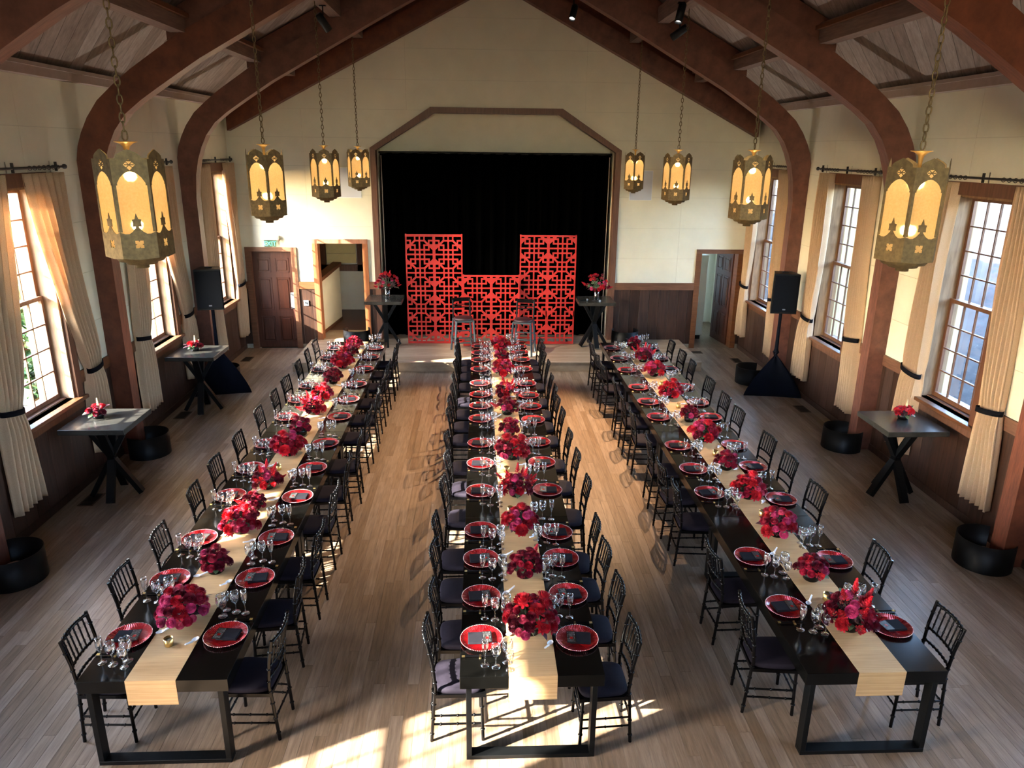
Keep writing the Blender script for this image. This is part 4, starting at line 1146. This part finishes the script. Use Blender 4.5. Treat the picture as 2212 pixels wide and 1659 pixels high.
# folded napkin: three layers
mb = MB(); mb.bbox(-.080, .080, -.066, .066, 0, .007, .003).bbox(-.078, .081, -.065, .065, .007, .013, .003).bbox(-.079, .078, -.064, .066, .013, .018, .003)
nap_me = mb.mesh('napkin', 'napkin_cloth')
card_me = MB().box(-.036, .036, -.070, .070, 0, .0015).mesh('menu_card', 'menu_card')
stick_me = MB().tube([(-.115, 0, 0), (.115, 0, 0)], [.0022, .0040], 6).mesh('stick', 'black_lacquer')
band_me = MB().tube([(.085, 0, 0), (.108, 0, 0)], .0046, 6).mesh('gold_band', 'gold')
rest_me = MB().bbox(-.008, .008, -.022, .022, 0, .008, .002).mesh('rest_block', 'gold')
def spoon_mesh():
    mb = MB()
    def fn(u, v):
        a = 2*PI*u; r_ = v; x = .034*math.cos(a)*r_; y = .022*math.sin(a)*r_
        return (x, y, .003+.013*r_**2.2)
    mb.grid(fn, 16, 5)
    mb.tube([(.030, 0, .014), (.06, 0, .022), (.10, 0, .034)], [.010, .008, .007], 8)
    return mb.mesh('soup_spoon', 'porcelain')
spoon_me = spoon_mesh()
rs = random.Random(11)
GLS = []
for k, (xc, y0, rn, sides) in ROWS.items():
    yl, yr, xl, xr = PL[k]
    for si, ys, xp in ((0, yl, xl), (1, yr, xr)):
        n = len(ys); fx = 1 if si == 0 else -1         # forward axis of the diner
        for i, y in enumerate(ys):
            wh = '%s setting from the stage, %s of the %s' % (ORD[n-i], sides[si], rn)
            grp = 'place settings on the %s of the %s' % (sides[si], rn)
            def P(f, r_, z=.76): return (xp+fx*f, y-fx*r_, z)
            c = tag(obj('charger_plate', ch_me, None, P(0, 0, .7604), (0, 0, rs.uniform(0, 6))), 'red ribbed glass charger plate, %s' % wh, 'plate', 'red chargers')
            obj('beaded_rim', bead_me, c)
            nz = .7604+.0105; ra = R(rs.uniform(-7, 7))
            tag(obj('napkin', nap_me, None, P(-.025, .0, nz), (0, 0, ra)), 'folded black napkin, %s' % wh, 'napkin', 'black napkins')
            tag(obj('menu_card', card_me, None, P(.045, .0, nz+.0185), (0, 0, ra+R(rs.uniform(-4, 4)))), 'black printed menu card, %s' % wh, 'menu card', 'menu cards')
            sh = {'L': -.09, 'C': .0, 'R': -.01}[k]
            spots = {'champagne_flute': (.02+sh, .29), 'wine_glass': (.105+sh, .315), 'water_goblet': (.195+sh, .265), 'cordial_glass': (.20+sh, .355)}
            for g_, (f, r_) in spots.items():
                q = P(f+rs.uniform(-.008, .008), r_+rs.uniform(-.008, .008)); GLS.append([g_, q[0], q[1], k, si, wh])
            cs = thing('chopstick_set', 'gold-banded black chopsticks, %s' % wh, 'chopsticks', P(-.04, .205, .7604), 0 if fx > 0 else PI, 'chopsticks')
            for d in (-.006, .006):
                so_ = obj('stick', stick_me, cs, (0, d, .0125), (0, 0, PI)); obj('gold_band', band_me, so_)
            obj('rest_block', rest_me, cs, (.03, 0, 0))
            if i < n-3 or True:
                tag(obj('soup_spoon', spoon_me, None, P(.215, -.05, .7635), (0, 0, (0 if fx > 0 else PI)+R(rs.uniform(20, 70)))), 'white porcelain soup spoon, %s' % wh, 'spoon', 'porcelain spoons')

# the glasses, moved clear of plates, flowers and one another
FL = {'L': [(5.2, 0, 1.18), (5.94, 1, 1.1), (6.66, 3, 1.1), (7.14, 4, .85), (7.66, 2, 1.0), (8.61, 5, 1.25), (9.28, 1, 1.15), (10.08, 2, 1.05), (10.73, 3, .95), (11.55, 4, 1.1), (12.43, 5, 1.15), (13.15, 2, .95), (13.75, 0, .9)],
      'C': [(5.0, 3, 1.22), (5.8, 4, 1.1), (6.62, 5, 1.1), (7.42, 2, 1.1), (8.45, 3, 1.2), (9.24, 1, 1.1), (10.05, 4, 1.1), (10.78, 2, 1.05), (11.94, 0, 1.1), (12.82, 1, 1.1), (13.65, 5, 1.1)],
      'R': [(4.97, 2, 1.25), (5.68, 4, 1.05), (6.47, 0, 1.1), (7.31, 3, 1.1), (8.08, 1, 1.1), (9.0, 5, 1.2), (9.72, 4, 1.0), (10.78, 3, 1.1), (11.92, 5, 1.1), (12.81, 2, 1.1), (13.65, 1, 1.15)]}
FR = [.165, .115, .15, .16, .13, .155]
FDX = {'L': -.02, 'C': .02, 'R': .03}
plates_ = []; flw = []
for k, (xc, y0, rn, sides) in ROWS.items():
    yl, yr, xl, xr = PL[k]
    plates_ += [(xl, y, .168+.033) for y in yl] + [(xr, y, .168+.033) for y in yr]
    flw += [[xc+FDX[k], y, FR[v]*s_*.97+.055, y, k, i] for i, (y, v, s_) in enumerate(FL[k])]
for it in range(220):
    for i, g in enumerate(GLS):
        for (ox, oy, r_) in plates_:
            if abs(g[2]-oy) > .3 or abs(g[1]-ox) > .3: continue
            dx_, dy_ = g[1]-ox, g[2]-oy; d_ = math.hypot(dx_, dy_)
            if d_ < r_: kf = (r_-d_)/max(d_, 1e-4)*.8; g[1] += dx_*kf; g[2] += dy_*kf
        for f_ in flw:
            if abs(g[2]-f_[1]) > .35 or abs(g[1]-f_[0]) > .4: continue
            dx_, dy_ = g[1]-f_[0], g[2]-f_[1]; d_ = math.hypot(dx_, dy_); r_ = f_[2]
            if d_ < r_:
                kf = (r_-d_)/max(d_, 1e-4); g[1] += dx_*kf*.8; g[2] += dy_*kf*.8
                f_[1] = max(f_[3]-.13, min(f_[3]+.13, f_[1]-dy_*kf*.15))
        for h_ in GLS[max(0, i-70):i]:
            dx_, dy_ = g[1]-h_[1], g[2]-h_[2]
            if abs(dx_) > .08 or abs(dy_) > .08: continue
            d_ = math.hypot(dx_, dy_)
            if d_ < .077: kf = (.077-d_)/max(d_, 1e-4)*.5; g[1] += dx_*kf; g[2] += dy_*kf; h_[1] -= dx_*kf; h_[2] -= dy_*kf
        xc = ROWS[g[3]][0]; g[1] = max(xc-.49, min(xc+.49, g[1]))
for f_ in flw: q_ = FL[f_[4]][f_[5]]; FL[f_[4]][f_[5]] = (f_[1], q_[1], q_[2])
for g_, gx, gy, k, si, wh in GLS:
    xc = ROWS[k][0]
    tag(obj(g_, gmesh[g_], None, (gx, gy, .7636 if abs(gx-xc) < .26 else .7604), (0, 0, rs.uniform(0, 6))), 'clear %s, %s' % (gl[g_][1], wh), 'glass', '%s row' % gl[g_][1])

# ------------------------------------------------------------------ flowers
def petal(mb, M, L, W_, cup, tip):
    vs = [M @ Vector(q) for q in ((0, 0, 0), (L*.45, W_, cup*L*.5), (L*.45, -W_, cup*L*.5), (L*.42, 0, cup*L*.1), (L*.86, W_*.7, cup*L*.75), (L*.86, -W_*.7, cup*L*.75), (L, 0, cup*L*.8+tip))]
    mb.add(vs, [(0, 3, 1), (0, 2, 3), (1, 3, 6, 4), (2, 5, 6, 3)], True)
def dahlia_mesh(name, mat, n, r_, L, W_, ball):
    mb = MB().sphere((0, 0, 0), r_*.50, 10, 6)
    ga = PI*(3-math.sqrt(5)); zmin = -.55 if ball else -.15
    for i in range(n):
        z = 1-(1-zmin)*(i+.5)/n; a = i*ga; el = math.asin(max(-1, min(1, z)))
        M = Matrix.Rotation(a, 3, 'Z') @ Matrix.Rotation(-el, 3, 'Y')
        base = M @ Vector((r_*.42, 0, 0))
        tl = (.35 if ball else .75)*(1 if z < .75 else .3)
        M2 = Matrix.Translation(base) @ (Matrix.Rotation(a, 3, 'Z') @ Matrix.Rotation(-el-tl*.5*(1 if z > 0 else -.3), 3, 'Y')).to_4x4()
        k = .55+.45*min(1, (1-z)*1.3)
        petal(mb, M2, L*k, W_*k, .22, .0)
    return mb.mesh(name, mat)
def ginger_mesh(name, mat):
    mb = MB(); ga = 2.4
    for i in range(42):
        f = i/42; z = .10*f; rr_ = .026*(1-f)**.6+.006; a = i*ga
        M2 = Matrix.Translation((rr_*.3*math.cos(a), rr_*.3*math.sin(a), z)) @ (Matrix.Rotation(a, 3, 'Z') @ Matrix.Rotation(-R(25+50*f), 3, 'Y')).to_4x4()
        petal(mb, M2, .032*(1-.45*f), .008, .25, .003)
    return mb.mesh(name, mat)
def leaf_mesh(name, mat, L, W_):
    mb = MB(); n = 6; vs = []
    for i in range(n+1):
        t = i/n; w_ = W_*math.sin(PI*min(1, t*1.02+.02))**.7; x = L*t; z = .22*L*math.sin(PI*t*.8)-.10*L*t
        vs += [(x, -w_, z+.10*w_), (x, 0, z-.12*w_), (x, w_, z+.10*w_)]
    fs = [(3*i+j, 3*i+3+j, 3*i+4+j, 3*i+1+j) for i in range(n) for j in (0, 1)]
    return mb.add(vs, fs, True).mesh(name, mat)
HEAD = [('dahlia', dahlia_mesh('dahlia', 'petal_red', 64, .050, .030, .010, False), .050),
        ('dahlia', dahlia_mesh('dahlia', 'petal_scarlet', 70, .058, .036, .010, False), .056),
        ('dahlia', dahlia_mesh('dahlia', 'petal_burgundy', 60, .046, .026, .010, False), .046),
        ('pompon_dahlia', dahlia_mesh('pompon_dahlia', 'petal_pink', 80, .044, .018, .009, True), .042),
        ('pompon_dahlia', dahlia_mesh('pompon_dahlia', 'petal_crimson', 80, .046, .018, .009, True), .044),
        ('pompon_dahlia', dahlia_mesh('pompon_dahlia', 'petal_rose', 70, .036, .015, .008, True), .034),
        ('ginger_flower', ginger_mesh('ginger_flower', 'petal_scarlet'), .04)]
LEAF = [leaf_mesh('leaf', 'leaf_green', .10, .026), leaf_mesh('leaf', 'leaf_purple', .11, .022), leaf_mesh('leaf', 'leaf_green', .07, .028)]
def stem(mb, p, q): mb.tube([p, ((p[0]+q[0])*.5, (p[1]+q[1])*.5, (p[2]+q[2])*.55), q], .0028, 5, False)
def make_centerpiece(seed, rx, ry, hgt, nh, nl, palette, vase='bowl'):
    rn = random.Random(seed)
    t = thing('flower_centerpiece', '', 'flowers')
    zb = {'bowl': .0, 'tall': 0}[vase]
    if vase == 'bowl':
        MB().lathe([(.001, .0), (.055, 0), (.066, .012), (.072, .07), (.069, .072), (.062, .018), (.001, .012)], 20).build('vase', 'black_lacquer', t); zt = .06
    else:
        MB().lathe([(.001, .0), (.050, 0), (.052, .01), (.058, .26), (.054, .262), (.047, .015), (.001, .012)], 20).build('vase', 'vase_glass', t); zt = .24
    sm = MB(); pts = []; tries = 0
    while len(pts) < nh and tries < 900:
        tries += 1
        a = rn.uniform(0, 2*PI); el = math.asin(rn.uniform(-.12, 1)); k = rn.choice(palette); rad = HEAD[k][2]
        s_ = rn.uniform(.85, 1.2); ex = rn.uniform(.82, 1.08)
        p = Vector((rx*math.cos(el)*math.cos(a)*ex, ry*math.cos(el)*math.sin(a)*ex, zt+.03+hgt*max(math.sin(el), -.05)*ex))
        if p.z < .045: continue
        if all((p-q).length > (rad*s_+r2)*.64 for q, r2 in pts):
            pts.append((p, rad*s_)); d = Vector((p.x, p.y, (p.z-zt)*1.2+.04)).normalized()
            o = obj(HEAD[k][0], HEAD[k][1], t, p, d.to_track_quat('Z', 'Y').to_euler()); o.scale = (s_, s_, s_)
            stem(sm, (0, 0, zt-.03), tuple(p*.97))
    sm.build('stems', 'leaf_green', t)
    fo_ = MB()
    for i in range(110):
        a = rn.uniform(0, 2*PI); el = math.asin(rn.uniform(-.1, 1)); e = rn.uniform(.45, .80); s_ = rn.uniform(.018, .034)
        p = Vector((rx*e*math.cos(el)*math.cos(a), ry*e*math.cos(el)*math.sin(a), max(.03, zt+.01+hgt*e*math.sin(el))))
        M_ = Euler((rn.uniform(0, 6), rn.uniform(0, 6), rn.uniform(0, 6))).to_matrix()
        fo_.add([p+M_ @ Vector(q) for q in ((0, -s_, 0), (s_*.55, 0, s_*.2), (0, s_, 0), (-s_*.55, 0, s_*.2))], [(0, 1, 2, 3)])
    q_ = fo_.build('foliage', 'leaf_purple' if seed % 2 else 'leaf_green', t); q_['kind'] = 'stuff'
    for i in range(nl):
        a = rn.uniform(0, 2*PI); el = rn.uniform(-.25, .9); k = rn.choice((0, 0, 1, 1, 2)); e = rn.uniform(.38, .66)
        o = obj('leaf', LEAF[k], t, (rx*e*math.cos(a), ry*e*math.sin(a), max(.05, zt+.01+hgt*.55*max(math.sin(el), 0))), (rn.uniform(-.5, .5), -el*.9+.15, a))
        s_ = rn.uniform(.75, 1.15); o.scale = (s_, s_, s_)
    return t
PAL = [0, 0, 1, 1, 2, 3, 3, 4, 4, 5]
CP = [make_centerpiece(1, .155, .155, .15, 34, 12, PAL), make_centerpiece(2, .10, .10, .115, 17, 8, [2, 3, 4, 4, 0, 5]), make_centerpiece(3, .14, .14, .13, 28, 10, [0, 1, 1, 0, 3, 4, 2, 0, 6]),
      make_centerpiece(4, .15, .15, .14, 32, 12, [1, 0, 4, 5, 2, 3]), make_centerpiece(5, .12, .12, .12, 22, 9, [2, 2, 4, 0, 3, 4, 2, 6]), make_centerpiece(6, .145, .14, .125, 30, 10, [2, 4, 4, 0, 1, 3])]
index_children()
rf = random.Random(5)
for k, (xc, y0, rn, sides) in ROWS.items():
    n = len(FL[k])
    for i, (y, v, s_) in enumerate(FL[k]):
        o = place(CP[v], 'cp%d' % v, (xc+FDX[k], y, .7632), rf.uniform(0, 6.28), 'red and pink dahlia arrangement, %s from the stage on the %s' % (ORD[n-i], rn), 'dahlia arrangements on the tables')
        o.scale = (s_, s_, s_)
# small arrangements on the high tables
def make_small(seed, label, loc):
    t = make_centerpiece(seed, .11, .11, .07, 8, 10, [0, 1, 1, 2, 4]); t.location = loc; t['label'] = label; t['group'] = 'small arrangements on high tables'
    rn = random.Random(seed); mb = MB()
    for i in range(60):
        f = i/60; a = i*2.4; r_ = .016*(1-f)+.002
        mb.sphere((.02+r_*math.cos(a), r_*math.sin(a), .10+.17*f), .006*(1-.5*f)+.0015, 5, 3)
    mb.tube([(.0, 0, .04), (.02, 0, .10), (.02, 0, .27)], .003, 5, False)
    mb.build('astilbe_spike', 'astilbe_cream', t); return t
make_small(21, 'small red arrangement with pale spike on the third-window high table', (-5.25, 9.12, 1.0705))
make_small(22, 'small red arrangement with pale spike on the high table by the loudspeaker', (-5.22, 12.42, 1.0705))
make_small(23, 'small red arrangement on the high table by the shaded wall', (5.20, 8.95, 1.0705))
for sd_, lc, lb in ((31, (-2.37, 16.05, 1.2705), 'tall glass vase of red and pink flowers on the passage-side stage table'), (32, (2.19, 15.98, 1.2705), 'tall glass vase of red flowers on the microphone table')):
    t = make_centerpiece(sd_, .25, .25, .28, 30, 24, [0, 1, 1, 3, 4, 6, 6, 2], 'tall'); t.location = lc; t['label'] = lb; t['group'] = 'tall vases on the stage tables'
# microphones on the stage table
for i, (dx, dy, a) in enumerate(((-.28, -.20, .3), (-.02, -.29, -.3))):
    t = thing('microphone', 'black handheld microphone with silver head, %s on the stage table' % ('outer one' if i == 0 else 'inner one'), 'microphone', (2.17+dx, 16.03+dy, 1.2705), a, 'microphones')
    MB().tube([(-.09, 0, .02), (.06, 0, .024)], [.012, .018], 10).build('handle', 'black_metal', t); MB().sphere((.08, 0, .026), .026).build('head', 'steel_grey', t)

# votive candles
mb = MB().lathe([(.001, .0), (.030, 0), (.033, .004), (.035, .065), (.033, .065), (.031, .008), (.001, .006)], 20)
vot_me = mb.mesh('glass_cup', 'gold'); wax_me = MB().lathe([(.031, .007), (.0325, .048), (.001, .046)], 18).mesh('wax', 'candle_cream')
VO = {'L': [4.90, 7.35, 8.15, 9.6, 11.1], 'C': [5.38, 7.02, 8.05, 9.65, 11.3], 'R': [5.36, 6.88, 8.5, 10.3, 11.4]}
for k, (xc, y0, rn, sides) in ROWS.items():
    for i, y in enumerate(VO[k]):
        t = thing('votive_candle', 'gold glass votive candle, %s from the stage on the %s' % (ORD[5-i], rn), 'candle', (xc+{'L': -.03, 'C': -.06, 'R': .03}[k], y, .7632), 0, 'votive candles')
        obj('glass_cup', vot_me, t); obj('wax', wax_me, t)

# ------------------------------------------------------------------ planting outside the sunlit windows
def bush(name, label, loc, rx, rz_, n, seed, trunk=0):
    rn = random.Random(seed); t = thing(name, label, 'tree' if trunk else 'shrub', loc, 0, 'planting outdoors')
    mb = MB()
    for i in range(n):
        while True:
            p = Vector((rn.uniform(-1, 1), rn.uniform(-1, 1), rn.uniform(-1, 1)))
            if .35 < p.length < 1: break
        p = Vector((p.x*rx, p.y*rx, trunk+rz_+p.z*rz_)); s_ = rn.uniform(.07, .16)
        M = Euler((rn.uniform(0, 6), rn.uniform(0, 6), rn.uniform(0, 6))).to_matrix()
        vs = [p+M @ Vector(q) for q in ((0, -s_, 0), (s_*.5, 0, s_*.15), (0, s_, 0), (-s_*.5, 0, s_*.15))]
        mb.add(vs, [(0, 1, 2, 3)])
    mb.build('foliage', 'foliage', t)
    MB().tube([(0, 0, 0), (.03, .02, trunk+rz_)], [.07, .02], 7).build('trunk', 'tree_bark', t)
bush('columnar_shrub', 'slender green shrub outside the third sunlit window', (-8.25, 13.05, -.35), .42, 1.35, 900, 41)
bush('columnar_shrub', 'green shrub outside the second sunlit window', (-8.6, 17.2, -.35), .7, 1.2, 900, 42)
bush('garden_shrub', 'low green shrub outside the fourth sunlit window', (-8.4, 10.6, -.35), .6, .8, 700, 43)
